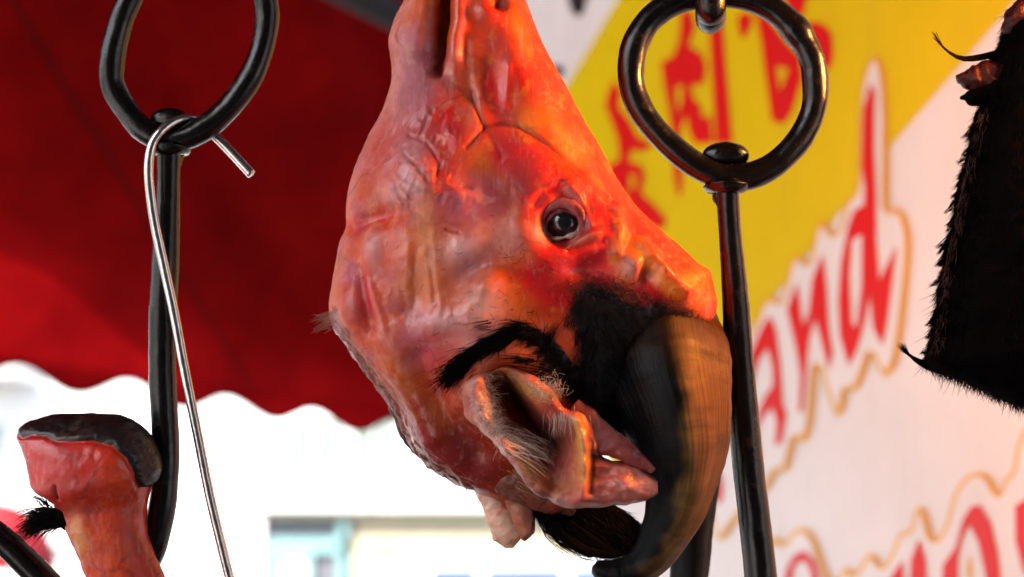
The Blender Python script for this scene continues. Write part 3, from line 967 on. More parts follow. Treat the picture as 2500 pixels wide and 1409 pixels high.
def head_color(x, y, P):
    base = np.array([0.54, 0.150, 0.098])
    C = np.ones(x.shape + (3,)) * base
    def mix(c, w, k=1.0):
        nonlocal C
        w = np.clip(w * k, 0, 1)[..., None]
        C = C * (1 - w) + np.array(c) * w
    B = lambda *a: blob(x, y, *a)
    nz = fbm(P, 1 / 70.0, 4); nz2 = fbm(P + 300, 1 / 28.0, 3)
    mauve, red, dred, tan, pale, orange, pink = (.42, .165, .225), (.50, .020, .012), (.18, .010, .009), (.68, .36, .19), (.68, .40, .36), (.64, .115, .016), (.60, .24, .20)
    # lamp light painted orange on the face's right side; bluish raw jaw side
    mix(orange, sstep(1090, 1300, x - (y - 200) * .35), .88)
    mix(mauve, sstep(0, .9, nz + .25) * sstep(1250, 950, x), .55)
    mix(mauve, B(1010, 380, 110, 120), .55); mix((.33, .17, .20), B(1010, 180, 70, 120), .75)
    mix(mauve, B(1150, 500, 80, 50), .8); mix((.26, .15, .2), B(1180, 470, 55, 50), .5)
    mix((.30, .17, .2), B(1150, 650, 70, 34, -30), .75); mix((.34, .12, .14), B(1010, 735, 40, 40), .5)
    mix(mauve, B(1030, 830, 90, 60), .45); mix(mauve, B(890, 740, 50, 90), .45)
    mix((.70, .34, .20), B(1040, 560, 30, 110, -8), .65); mix((.70, .34, .20), B(1010, 690, 60, 70), .5); mix(tan, B(1240, 720, 90, 60), .4); mix((.62, .30, .15), B(1010, 960, 40, 130, -28), .35)
    film_glint = (.74, .52, .52)  # pale membrane colour, also painted highlights where the bumps face the light
    mix(film_glint, B(1005, 430, 40, 64) * sstep(-.5, .3, nz2), .85); mix(film_glint, B(910, 605, 24, 50), .75); mix(film_glint, B(1130, 605, 64, 28, -30), .7); mix(film_glint, B(1080, 785, 66, 26), .65); mix(film_glint, B(1190, 745, 40, 60), .6); mix(film_glint, B(1240, 580, 46, 40), .4); mix(film_glint, B(960, 250, 22, 60), .3); mix(film_glint, B(960, 480, 30, 40), .45); mix(film_glint, B(1150, 830, 60, 60), .4); mix(pale, sstep(40, 4, x - curve_at(XL, y)), .45)  # last mix puts the bright rim light of the left jaw into the colour
    mix(pink, B(1240, 560, 50, 50), .6)
    # red flushes
    mix(red, B(1095, 305, 38, 75), .75); mix(red, B(1260, 390, 110, 40, 25), .85); mix(red, B(1210, 240, 32, 70, -8), .55); mix(red, B(1300, 210, 26, 60, -25), .5)
    mix(dred, B(1230, 470, 60, 60), .5); mix(red, B(1320, 480, 40, 50), .75); mix(red, B(1450, 540, 52, 60), .9); mix(red, B(1350, 690, 120, 50, 10), .8); mix(red, B(1430, 640, 60, 40), .6)
    mix(red, B(895, 720, 20, 80), .7); mix(red, B(900, 540, 80, 24, -14), .6); mix(red, B(950, 640, 40, 80), .35); mix(red, B(1075, 420, 30, 50), .4)
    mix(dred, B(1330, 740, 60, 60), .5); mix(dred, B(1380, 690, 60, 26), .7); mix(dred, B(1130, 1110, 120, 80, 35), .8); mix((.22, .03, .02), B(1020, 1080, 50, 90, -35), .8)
    mix(red, B(1090, 900, 60, 80), .4); mix((.62, .30, .14), B(1080, 1040, 26, 60, -25), .5)
    mix(red, B(1571, 672, 26, 30), .8); mix(red, B(1600, 720, 60, 26), .7); mix(red, B(1560, 580, 90, 40, 40), .55)
    # yellow fat patches with painted glints on the nose and poll
    fat = (.74, .32, .07)
    mix(fat, B(1300, 290, 40, 40), .7); mix(fat, B(1395, 370, 60, 40, 55), .7); mix(fat, B(1265, 70, 22, 70, -18), .6); mix(fat, B(1340, 280, 20, 90, -28), .35); mix(fat, stroke(x, y, [(1560, 600), (1590, 650), (1620, 690), (1650, 715)], 22), .8); mix(pale, B(1540, 655, 30, 34), .8); mix(fat, B(1695, 680, 30, 26), .8); mix(fat, B(1700, 750, 36, 36), .5)
    mix(pale, B(1150, 250, 18, 70), .25); mix(fat, B(1175, 380, 26, 30), .4); mix(fat, stroke(x, y, [(1505, 520), (1514, 570), (1502, 620)], 16), .6)
    # eye surroundings
    r = np.hypot((x - 1375) / 1.05, y - 547)
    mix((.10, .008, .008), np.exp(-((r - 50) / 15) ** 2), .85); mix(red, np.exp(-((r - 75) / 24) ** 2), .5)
    mix((.62, .45, .44), B(1318, 572, 18, 26, -30), .9); mix((.50, .22, .24), stroke(x, y, [(1385, 465), (1405, 485), (1425, 525), (1435, 550)], 13), .8); mix((.62, .28, .25), stroke(x, y, [(1400, 592), (1450, 577)], 11), .8)
    mix(dred, sstep(.25, .7, nz2) * B(1465, 530, 50, 70), .8)
    # veins and creases
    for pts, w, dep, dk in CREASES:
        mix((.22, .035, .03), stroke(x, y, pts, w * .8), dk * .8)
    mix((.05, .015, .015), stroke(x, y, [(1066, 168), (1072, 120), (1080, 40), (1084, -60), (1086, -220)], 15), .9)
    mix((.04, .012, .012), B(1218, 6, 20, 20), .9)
    mix((.25, .05, .05), sstep(.35, .9, nz2), .25); mix((.75, .45, .36), sstep(.3, .9, -nz2), .25)
    mix((.12, .022, .014), blob(x, y, 1130, 1105, 190, 85, 38), .85)  # shade of the lower head put into the skin colour, with the next line
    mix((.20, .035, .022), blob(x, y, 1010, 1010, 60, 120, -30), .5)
    # dried edge of the cut neck
    mix((.10, .03, .02), sstep(26, 4, pdist(x, y, NECK) + 8 * nz2), .85)
    mix((.05, .012, .010), stroke(x, y, [(1236, 950), (1270, 1005), (1315, 1060), (1350, 1090)], 48), .9)  # skin behind the ear hollow darkened: shade put into the colour
    # remaining black coat round the horns and ear
    bz = sstep(-16, 22, sdpoly(x, y, BLACK) + 12 * nz2)
    cres = stroke(x, y, [(1095, 915), (1130, 880), (1180, 845), (1240, 815), (1290, 812), (1340, 845), (1380, 890)], 24)
    k = np.clip(np.maximum(bz, sstep(.35, .75, cres + .15 * nz2)), 0, 1)
    lum = (C * np.array([.3, .5, .2])).sum(-1, keepdims=True)
    C = np.clip(lum * .88 + 1.42 * (C - lum), .006, .9)
    mix((.004, .003, .0035), k)
    return np.concatenate([C, (1 - k)[..., None]], -1), k

HG = head_base()
HN = grid_normals(HG)
hx, hy = pix(HG)
front = np.clip(HG[..., 2] / 60 + .5, 0, 1)
HG2 = HG + HN * head_disp(hx, hy, HG, front)[..., None]
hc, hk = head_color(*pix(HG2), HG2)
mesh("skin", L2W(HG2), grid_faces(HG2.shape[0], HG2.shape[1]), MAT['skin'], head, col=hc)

_fr = HG2[:, :500].reshape(-1, 3)
_fx, _fy = pix(_fr)
def surf(px, py, up=0.0):
    """point of the near head surface seen at a photo pixel (local coordinates)"""
    i = np.argmin((_fx - px) ** 2 + (_fy - py) ** 2)
    p = _fr[i]
    return loc(px, py, p[2] + up)

# eyeball with amber iris
def eyeball():
    z = surf(1375, 547)[2]
    c = loc(1373, 547, z - 24)
    r = 52.0
    nu, nv = 60, 60
    th = np.linspace(0.02, math.pi - .02, nu); ph = np.linspace(0, 2 * math.pi, nv, endpoint=False)
    T, Ph = np.meshgrid(th, ph, indexing='ij')
    D = np.stack([np.sin(T) * np.cos(Ph), np.sin(T) * np.sin(Ph), np.cos(T)], -1)
    ax = np.array([.10, -.06, 1.0]); ax /= np.linalg.norm(ax)
    ang = np.degrees(np.arccos(np.clip(D @ ax, -1, 1)))
    bulge = 1 + .10 * np.exp(-(ang / 34) ** 4)
    G = c + D * r * bulge[..., None]
    slit = np.abs(D[..., 1] * .9 + D[..., 0] * .35)
    C = np.ones(G.shape) * np.array([.20, .13, .11])
    w = sstep(58, 50, ang)[..., None]; C = C * (1 - w) + np.array([.035, .014, .004]) * w
    w = (sstep(52, 40, ang) * sstep(.75, .45, slit))[..., None]; C = C * (1 - w) + np.array([.006, .006, .010]) * w
    e = mesh("eyeball", L2W(G), grid_faces(nu, nv), MAT['eye'], head, col=C)
    # moist lid rims
    pts = []
    for k in range(22):
        q = 2 * math.pi * k / 22
        rr = 38 + 4.5 * math.sin(2 * q + 2.2) + 3 * math.sin(3 * q + .5)
        px, py = 1373 + rr * 1.02 * math.cos(q), 549 + rr * 1.0 * math.sin(q)
        dz = math.sqrt(max(0, (r * 1.03) ** 2 - rr ** 2))
        pts.append((px, py, z - 24 + dz + 4))
    n, sg = 120, 10
    P = spl([loc(*p) for p in pts], n, True)
    q = np.linspace(0, 2 * math.pi, n, endpoint=False)
    R = 6.0 + 2.0 * np.sin(q * 3) + 1.2 * np.sin(q * 7 + 1) + 3.5 * np.clip(-np.sin(q - .4), 0, 1)
    G = tube(P, R, sg, True)
    C = np.ones(G.shape) * np.array([.16, .025, .022])
    w = sstep(.3, .95, np.sin(q + .5))[:, None, None]; C = C * (1 - w) + np.array([.55, .36, .32]) * w
    mesh("eyelid", L2W(G), tube_faces(n, sg, True), MAT['skin_raw'], head, col=np.concatenate([C, np.ones(C.shape[:2] + (1,))], -1))
eyeball()
def upper_lid():
    z = surf(1415, 500)[2]
    pts = [(1322, 540, z - 6), (1338, 512, z - 2), (1366, 496, z + 2), (1398, 502, z + 3), (1418, 526, z + 2), (1428, 560, z - 3), (1440, 590, z - 10)]
    P = spl([loc(*p) for p in pts], 70)
    R = spl(np.array([(3, 3), (9, 7), (12, 9), (13, 10), (12, 9), (9, 7), (3, 3)], float), 70)
    G = tube(P, R, 18); G = G + grid_normals(G) * (2.2 * fbm(G, 1 / 14., 3))[..., None]
    C = np.ones(G.shape) * np.array([.36, .06, .06])
    w = sstep(.1, .6, fbm(G, 1 / 16., 3))[..., None]; C = C * (1 - w) + np.array([.20, .012, .012]) * w
    mesh("eyelid", L2W(G), tube_faces(70, 18), MAT['skin_raw'], head, col=np.concatenate([C, np.ones(C.shape[:2] + (1,))], -1))
upper_lid()

# horns
HORN_G = []
def horn(name, pts, rad, z_aspect, colfn, keel=True):
    n, sg = 170, 72
    P = spl([loc(*p) for p in pts], n)
    R = spl(np.array([(r, r * z_aspect) for r in rad], float), n)
    def shp(th):
        if not keel: return np.ones_like(th)
        return 1 + .13 * np.cos(3 * (th - math.pi / 2)) + .05 * np.exp(-((np.mod(th, 2 * math.pi) - math.pi / 2) / .22) ** 2)
    G = tube(P, R, sg, shape=shp)
    N = grid_normals(G)
    u = np.linspace(0, 1, n)[:, None] + 0 * G[..., 0]; v = np.linspace(0, 1, sg, endpoint=False)[None] + 0 * G[..., 0]
    ring = .5 * np.sin(u * 95 + 2.5 * vnoise(G, 1 / 120.)) * (1 - u) ** 1.0
    G = G + N * (1.1 * ring + 2.2 * fbm(G, 1 / 60., 3))[..., None]
    C = colfn(G, u, v)
    HORN_G.append((G, N))
    return mesh(name, L2W(G), tube_faces(n, sg), MAT['horn'], head, col=C, uv=np.stack([u, v], -1))

def near_col(G, u, v):
    nz = fbm(G, 1 / 70., 4)
    x, y = pix(G)
    # slate-black inner side, tan outer: shade and lamp light put into the colour
    keel = np.interp(y, [700, 800, 950, 1050, 1150, 1250, 1320, 1400], [1600, 1612, 1630, 1642, 1640, 1622, 1590, 1540])
    w = sstep(6, 64, x - keel + 26 * nz)[..., None]
    tan = np.array([.22, .11, .036]) * (1 + .25 * nz[..., None])
    dark = np.array([.0012, .0014, .0024])
    C = dark * (1 - w) + tan * w
    top = sstep(930, 800, y + 40 * nz)[..., None]
    C = C * (1 - .75 * top) + np.array([.020, .009, .006]) * .75 * top
    w2 = sstep(60, 140, x - keel + 30 * nz)[..., None]
    C = C * (1 - .6 * w2) + np.array([.06, .025, .012]) * .6 * w2
    return C
horn("horn", [(1590, 740, -60), (1600, 800, 20), (1614, 858, 90), (1630, 920, 140), (1652, 1005, 178), (1667, 1100, 195), (1662, 1200, 195), (1632, 1290, 185), (1590, 1362, 172), (1542, 1396, 165), (1496, 1402, 160), (1456, 1388, 156), (1446, 1384, 155)],
     [150, 158, 157, 147, 126, 104, 76, 60, 46, 38, 32, 18, 3], .72, near_col)
def far_col(G, u, v):
    return np.ones(G.shape) * np.array([.006, .005, .005])
horn("horn", [(1620, 830, -130), (1680, 880, -170), (1712, 950, -200), (1716, 1060, -210), (1706, 1180, -210), (1694, 1290, -205), (1684, 1400, -195), (1668, 1520, -180), (1640, 1640, -160)],
     [90, 88, 74, 62, 54, 50, 48, 40, 14], .8, far_col)

# black coat left round the horn base
def horn_fur():
    St = []
    cand = np.argwhere((hk[:, :500] > .55) & (HG2[:, :500, 2] > 0))
    sel = cand[RNG.integers(0, len(cand), 5200)]
    for i, j in sel:
        p = HG2[i, j]; n = HN[i, j]
        d = np.array([.25 + (.4 if p[0] > 1450 else -.5), .8, 0]) + n * .45
        St.append(hair(p - n * 2, d, RNG.uniform(14, 34), n * -.25 + np.array([0, .25, 0]), RNG.uniform(.7, 1.2), 5, .28))
    # coat hairs lying over the root of the near horn
    Gh, Nh = HORN_G[0]
    gx, gy = pix(Gh)
    fz = Nh[..., 2] > .05
    cand = np.argwhere(fz & (gy > 735) & (gy < 860))
    for i, j in cand[RNG.integers(0, len(cand), 2600)]:
        if gy[i, j] > 775 + 45 * RNG.random() + 35 * vnoise(np.array([gx[i, j], 0, 0]), 1 / 25.): continue
        p, n = Gh[i, j], Nh[i, j]
        St.append(hair(p - n * 1, np.array([.12, 1, 0]) + n * .12, RNG.uniform(22, 62), n * -.06 + np.array([.05, .1, 0]), RNG.uniform(.7, 1.2), 6, .12))
    strands("black_coat", St, MAT['black_hair'], head)
    # short stubble at the rim of the coat
    St = []
    rim = [(1392, 705), (1440, 690), (1500, 694), (1535, 722), (1570, 738), (1625, 745), (1665, 770), (1712, 792)]
    for _ in range(1500):
        k = RNG.integers(0, len(rim) - 1); t = RNG.random()
        x = rim[k][0] * (1 - t) + rim[k + 1][0] * t + RNG.normal(0, 15); y = rim[k][1] * (1 - t) + rim[k + 1][1] * t + RNG.normal(0, 14)
        St.append(hair(surf(x, y, -1), (RNG.normal(-.1, .4), RNG.normal(-.2, .5), .7), RNG.uniform(6, 15), (0, .2, 0), .7, 4))
    strands("stubble", St, MAT['brown_fur'], head)
    # dark tuft arching over the ear
    St = []
    arc = [(1120, 905), (1150, 872), (1190, 845), (1240, 818), (1280, 808), (1320, 828), (1360, 868), (1395, 910)]
    A = spl(np.array(arc, float), 200)
    for _ in range(1100):
        k = RNG.integers(0, 200)
        x, y = A[k] + RNG.normal(0, 9, 2)
        tl = k / 200
        dx, dy = (-.95, .42) if tl < .5 else (-.75, -.22)
        St.append(hair(surf(x, y, -1), (dx, dy, .35), RNG.uniform(30, 75) * (1.1 - .35 * tl), (RNG.normal(-.1, .1), .28, -.22), RNG.uniform(.8, 1.4), 6, .18))
    for (cx, cy, dx, dy, ln, m) in ((1272, 812, -.35, -1, 46, 16), (1336, 838, .25, -1, 66, 22), (1130, 890, -1, .35, 70, 40), (1115, 910, -.75, .8, 60, 40), (1300, 880, -1, -.1, 80, 26), (1330, 900, -1, -.25, 70, 18), (1200, 790, -1, .2, 55, 10)):
        for _ in range(m):
            St.append(hair(surf(cx + RNG.normal(0, 8), cy + RNG.normal(0, 8), 0), (dx, dy, .3), ln * RNG.uniform(.6, 1.1), (RNG.normal(0, .12), .1, -.1), RNG.uniform(.8, 1.3), 6, .08))
    strands("ear_tuft", St, MAT['black_hair'], head)
    # sparse loose hairs on the skin
    St = []
    for _ in range(150):
        x, y = RNG.uniform(1150, 1480), RNG.uniform(600, 800)
        if RNG.random() < .5: x, y = RNG.uniform(860, 1500), RNG.uniform(520, 860)
        St.append(hair(surf(x, y, 0), (RNG.normal(0, 1), RNG.normal(.5, .6), .12), RNG.uniform(8, 26), (RNG.normal(0, .4), RNG.normal(0, .4), -.1), .55, 5))
    strands("loose_hair", St, MAT['black_hair'], head)
    # reddish wisp at the jaw corner
    St = []
    for _ in range(46):
        St.append(hair(loc(812 + RNG.normal(0, 4), 778 + RNG.normal(0, 8), 10), (-1, RNG.normal(.15, .35), 0), RNG.uniform(25, 58), (0, .15, 0), 2.2, 5, .05))
    strands("jaw_wisp", St, MAT['red_hair'], head)
horn_fur()

# ear
def ear():
    U0 = [(1190, 880), (1240, 893), (1300, 915), (1352, 955), (1388, 1000), (1432, 1016), (1452, 1060), (1470, 1112), (1520, 1128), (1565, 1146), (1596, 1164), (1608, 1176)]
    L0 = [(1128, 905), (1122, 950), (1140, 1010), (1180, 1062), (1226, 1108), (1262, 1158), (1310, 1205), (1372, 1236), (1440, 1240), (1516, 1236), (1580, 1222), (1606, 1206)]
    nu, nv = 150, 100
    U = spl(np.array(U0, float), nu); L = spl(np.array(L0, float), nu)
    for E_, sd_ in ((U, 0), (L, 50)):
        q_ = np.stack([E_[:, 0] + sd_, E_[:, 1], E_[:, 0] * 0], -1)
        E_[:, 0] += 7 * fbm(q_, 1 / 45., 3); E_[:, 1] += 7 * fbm(q_ + 99, 1 / 45., 3)
    v = np.linspace(0, 1, nv)
    X = U[:, None, 0] * (1 - v) + L[:, None, 0] * v
    Y = U[:, None, 1] * (1 - v) + L[:, None, 1] * v
    u = np.linspace(0, 1, nu)[:, None] + 0 * X
    vv = v[None] + 0 * X
    zb = np.interp(u, [0, .12, .25, .6, 1], [225, 262, 280, 285, 265])
    Z = zb - 20 * (1 - np.sin(np.pi * vv) ** .4) * 0
    B = lambda *a: blob(X, Y, *a)
    Z = Z - 160 * stroke(X, Y, [(1232, 945), (1265, 1000), (1310, 1055), (1345, 1085)], 42) - 46 * stroke(X, Y, [(1260, 1040), (1300, 1110), (1350, 1170)], 40)
    Z += 26 * stroke(X, Y, [(1165, 930), (1180, 1000), (1215, 1060), (1262, 1130), (1310, 1190)], 26)
    Z += 18 * stroke(X, Y, [(1250, 915), (1310, 950), (1350, 985), (1400, 1010)], 22)
    Z += 26 * stroke(X, Y, [(1412, 1030), (1424, 1100), (1428, 1170), (1420, 1215)], 20) - 16 * stroke(X, Y, [(1442, 1080), (1446, 1150), (1440, 1200)], 8)
    Z += -26 * stroke(X, Y, [(1450, 1114), (1490, 1112), (1520, 1120)], 12) + 22 * B(1530, 1190, 70, 30, 8) - 14 * B(1490, 1160, 40, 18)
    edge = np.minimum(vv, 1 - vv)
    Z -= 34 * np.exp(-(edge / .06) ** 1.3)
    Z -= 75 * sstep(.10, 0, u)
    P = np.stack([X, Y, Z], -1)
    Z += 9 * fbm(P, 1 / 70., 2) + 6 * fbm(P, 1 / 28., 4)
    P = np.stack([X, Y, Z], -1)
    k = (D0 - Z * S) / D0
    G = np.stack([1250 + (X - 1250) * k, 704.5 + (Y - 704.5) * k, Z], -1)
    C = np.ones(G.shape) * np.array([.46, .10, .06])
    def mix(c, w, f=1.0):
        nonlocal C
        w = np.clip(w * f, 0, 1)[..., None]; C = C * (1 - w) + np.array(c) * w
    nz = fbm(P, 1 / 40., 3)
    mix((.56, .25, .20), stroke(X, Y, [(1160, 920), (1180, 1000), (1225, 1075)], 34), .8)
    mix((.012, .004, .003), stroke(X, Y, [(1232, 945), (1265, 1000), (1310, 1055), (1345, 1085)], 36), .95)  # depth of the ear hollow painted near-black in place of its shade
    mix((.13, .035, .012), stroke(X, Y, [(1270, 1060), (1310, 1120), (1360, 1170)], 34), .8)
    mix((.62, .28, .07), stroke(X, Y, [(1225, 915), (1280, 945), (1320, 970)], 18), .8)
    mix((.60, .08, .05), B(1370, 1000, 40, 20, 30), .8)
    mix((.64, .28, .05), stroke(X, Y, [(1412, 1030), (1424, 1100), (1428, 1170)], 20), .85); mix((.5, .2, .05), B(1350, 1180, 40, 26), .6)
    mix((.60, .12, .07), B(1470, 1190, 60, 40), .5); mix((.55, .25, .24), B(1570, 1185, 50, 26), .6); mix((.5, .2, .2), B(1500, 1210, 60, 14), .4)
    mix((.05, .012, .01), stroke(X, Y, [(1450, 1114), (1490, 1112), (1525, 1122)], 7), .9)
    mix((.10, .04, .05), stroke(X, Y, [(1240, 1130), (1300, 1200), (1370, 1238)], 10), .7)
    mix((.22, .03, .03), sstep(.1, .7, nz), .55); mix((.62, .40, .36), sstep(.2, .8, -nz) * sstep(.25, .05, edge), .5)
    C = np.concatenate([C, np.ones(X.shape + (1,))], -1)
    e = mesh("ear", L2W(G), grid_faces(nu, nv, False), MAT['skin'], head, col=C)
    so = e.modifiers.new("solid", 'SOLIDIFY'); so.thickness = 9 * S; so.offset = -1 
    def esurf(px, py, up=0):
        i = np.argmin((X - px) ** 2 + (Y - py) ** 2)
        return loc(px, py, Z.ravel()[i] + up)
    # upper fold of the ear
    n, sg = 60, 26
    Pp = spl([loc(1390, 1015, 215), loc(1450, 1054, 236), loc(1504, 1084, 250), loc(1554, 1116, 258), loc(1594, 1152, 260)], n)
    R = spl(np.array([(40, 26), (37, 24), (30, 20), (22, 15), (9, 7)], float), n)
    Gf = tube(Pp, R, sg); Gf = Gf + grid_normals(Gf) * (7 * fbm(Gf, 1 / 40., 4))[..., None]
    Cf = np.ones(Gf.shape) * np.array([.26, .055, .04]); fx, fy = pix(Gf)
    w = blob(fx, fy, 1470, 1065, 40, 26)[..., None]; Cf = Cf * (1 - .7 * w) + np.array([.30, .13, .15]) * .6 * w
    mesh("ear_fold", L2W(Gf), tube_faces(n, sg), MAT['skin'], e, col=np.concatenate([Cf, np.ones(Cf.shape[:2] + (1,))], -1))
    # hairs in the ear
    St = []
    ridge = spl(np.array([(1205, 930), (1190, 975), (1200, 1020), (1225, 1055), (1250, 1080)], float), 100)
    for _ in range(1000):
        x, y = ridge[RNG.integers(0, 100)] + RNG.normal(0, 12, 2)
        q = RNG.uniform(0, 2 * math.pi)
        St.append(hair(esurf(x, y, -1), (math.cos(q) * .8 + .25, math.sin(q) * .7 + .2, .45), RNG.uniform(9, 25), (RNG.normal(0, .4), RNG.normal(.2, .3), -.3), RNG.uniform(.45, .8), 5))
    for _ in range(420):
        x, y = 1338 + RNG.normal(0, 20), 948 + RNG.normal(0, 14)
        q = RNG.uniform(0, 2 * math.pi)
        St.append(hair(esurf(x, y, -1), (math.cos(q) - .3, math.sin(q) * .8, .5), RNG.uniform(7, 20), (RNG.normal(0, .3), .2, -.6), RNG.uniform(.3, .55), 5))
    for _ in range(70):
        x, y = 1255 + RNG.normal(0, 12), 1072 + RNG.normal(0, 18)
        St.append(hair(esurf(x, y, 0), (1, RNG.normal(.35, .22), .35), RNG.uniform(45, 120), (0, RNG.uniform(.05, .5), -.1), .75, 8, .06))
    for _ in range(60):
        x, y = 1370 + RNG.normal(0, 22), 1012 + RNG.normal(0, 8)
        St.append(hair(esurf(x, y, 0), (RNG.normal(-.05, .12), 1, .3), RNG.uniform(20, 60), (0, .1, -.2), .6, 6, .08))
    strands("pale_ear_hair", St, MAT['pale_hair'], e)
    St = []
    for _ in range(420):
        x, y = 1238 + RNG.uniform(0, 90), 0
        y = 918 + (x - 1238) * .45 + RNG.normal(0, 7)
        St.append(hair(esurf(x, y, -1), (.75, .55, .25), RNG.uniform(22, 50), (.15, -.2, -.1), .65, 6, .1))
    for _ in range(120):
        x, y = 1270 + RNG.normal(0, 16), 1130 + RNG.normal(0, 30)
        St.append(hair(esurf(x, y, -1), (.9, .4, .3), RNG.uniform(20, 60), (0, .3, -.1), .6, 6, .15))
    strands("tawny_ear_hair", St, MAT['tawny_hair'], e)
    St = []
    for _ in range(260):
        t = RNG.random()
        x = 1235 + 95 * t + RNG.normal(0, 4); y = 908 + 20 * t + RNG.normal(0, 5)
        St.append(hair(surf(x, y, 12), (1, .2, .3), RNG.uniform(20, 48), (0, .25, -.1), .8, 6, .1))
    strands("dark_ear_hair", St, MAT['black_hair'], e)
ear()

# far ear and long black hairs below it
def far_ear():
    n, sg = 60, 30
    P = spl([loc(1300, 1180, 60), loc(1380, 1240, 20), loc(1460, 1290, -20), loc(1530, 1315, -50), loc(1580, 1340, -70)], n)
    R = spl(np.array([(50, 40), (70, 34), (72, 28), (52, 20), (10, 6)], float), n)
    G = tube(P, R, sg); G = G + grid_normals(G) * (4 * fbm(G, 1 / 40., 3))[..., None]
    x, y = pix(G)
    C = np.ones(G.shape) * np.array([.006, .003, .003])
    w = (blob(x, y, 1565, 1280, 32, 60))[..., None]; C = C * (1 - w) + np.array([.05, .013, .006]) * w
    e = mesh("ear", L2W(G), tube_faces(n, sg), MAT['dark_fur'], head, col=np.concatenate([C, np.zeros(C.shape[:2] + (1,))], -1))
    e["label"] = "dark far ear behind the near one"
    St = []
    for _ in range(900):
        i, j = RNG.integers(4, 54), RNG.integers(0, sg)
        St.append(hair(G[i, j], (.6, .5, .3), RNG.uniform(14, 36), (.2, .2, -.1), RNG.uniform(.7, 1.3), 5, .25))
    A = spl(np.array([loc(1318, 1246, 60), loc(1345, 1290, 60), loc(1385, 1325, 55), loc(1430, 1350, 50), loc(1500, 1358, 40)]), 12)
    for _ in range(120):
        o = np.array([RNG.normal(0, 7), RNG.normal(0, 5), RNG.normal(0, 6)])
        sp = RNG.normal(0, 5)
        tt = np.linspace(0, 1, 12)[:, None]
        St.append((A + o + np.array([-.5, .8, 0]) * sp * np.sin(tt * 2.6) * 1.6, RNG.uniform(.7, 1.2)))
    for _ in range(60):
        a, b = RNG.normal(0, 6), RNG.normal(0, 6)
        Q = spl(np.array([loc(1345 + a, 1240 + b, 50), loc(1390 + a, 1280 + b, 45), loc(1440 + a, 1315 + b, 35), loc(1500 + a, 1352 + b, 20)]), 10)
        St.append((Q, RNG.uniform(.7, 1.2)))
    for _ in range(22):
        Q = spl(np.array([loc(1320, 1250, 55), loc(1345 + RNG.normal(0, 12), 1310, 50), loc(1390 + RNG.normal(0, 18), 1350 + RNG.normal(0, 14), 45), loc(1450 + RNG.normal(0, 20), 1372 + RNG.normal(0, 12), 40)]), 10)
        St.append((Q, .5))
    strands("long_black_hair", St, MAT['black_hair'], e)
far_ear()

# neck: crusted cut rim, raw cut face, hanging flap
def neck():
    A = spl(np.array([loc(x + 1, y - 1, 8) for x, y in NECK[1:]]), 260)
    G = tube(A, np.full(260, 9.0), 14)
    N = grid_normals(G)
    G = G + N * (11 * fbm(G, 1 / 30., 5) * np.linspace(.25, 1, 260)[:, None])[..., None]
    mesh("cut_rim", L2W(G), tube_faces(260, 14), MAT['crust'], head)
    n, sg = 90, 40
    def lobe(name, pts, rad, c, mat, amp=5):
        P = spl([loc(*p) for p in pts], n); R = spl(np.array(rad, float), n)
        G = tube(P, R, sg); N = grid_normals(G)
        G = G + N * (amp * fbm(G, 1 / 26., 4))[..., None]
        C = np.ones(G.shape) * np.array(c) * (1 + .35 * fbm(G, 1 / 35., 3)[..., None])
        r = sstep(.3, .8, fbm(G + 50, 1 / 30., 3))[..., None]
        C = np.clip(C * (1 - .7 * r) + np.array([.5, .06, .04]) * .7 * r, 0, 1)
        return mesh(name, L2W(G), tube_faces(n, sg), mat, head, col=np.concatenate([C, np.ones(C.shape[:2] + (1,))], -1))
    lobe("neck_flap", [(1160, 1130, 10), (1186, 1180, 20), (1208, 1225, 26), (1228, 1275, 28), (1240, 1312, 28), (1243, 1336, 26)], [(50, 20), (34, 20), (32, 20), (36, 20), (36, 18), (12, 8)], (.70, .42, .30), MAT['skin_raw'], 4)
    lobe("neck_flap", [(1250, 1130, 30), (1262, 1190, 44), (1276, 1245, 48), (1282, 1290, 46), (1276, 1318, 42)], [(70, 40), (48, 30), (30, 22), (24, 18), (6, 5)], (.36, .13, .07), MAT['skin_raw'], 4)
    lobe("neck_flap", [(1180, 1080, 60), (1260, 1150, 70), (1340, 1210, 60), (1400, 1250, 40)], [(70, 60), (66, 60), (46, 40), (10, 8)], (.16, .045, .03), MAT['skin_raw'], 5)
neck()

# ------------------------------------------------------------------ iron rings and hooks
def ring(name, label, pts, r, notch=None):
    P = spl([loc(*p) for p in pts], 240, True)
    b = L2W(P[np.argmin(P[:, 1])])
    t = thing(name, label, "ring", b, "iron rings holding the meat hooks")
    q = np.linspace(0, 2 * math.pi, 240, endpoint=False)
    R = np.full(240, float(r)) * (1 + .03 * np.sin(3 * q + 1) + .02 * np.sin(9 * q))
    if notch is not None:
        d = np.linalg.norm(P - loc(*notch), axis=1)
        R = R * (1 - .16 * np.exp(-((d - 0) / 7) ** 2) + .10 * np.exp(-((d - 20) / 10) ** 2))
    G = tube(P, R, 28, True)
    G = G + grid_normals(G) * (1.2 * fbm(G, 1 / 55., 3))[..., None]
    mesh("ring_bar", L2W(G), tube_faces(240, 28, True), MAT['iron'], t)
    return t

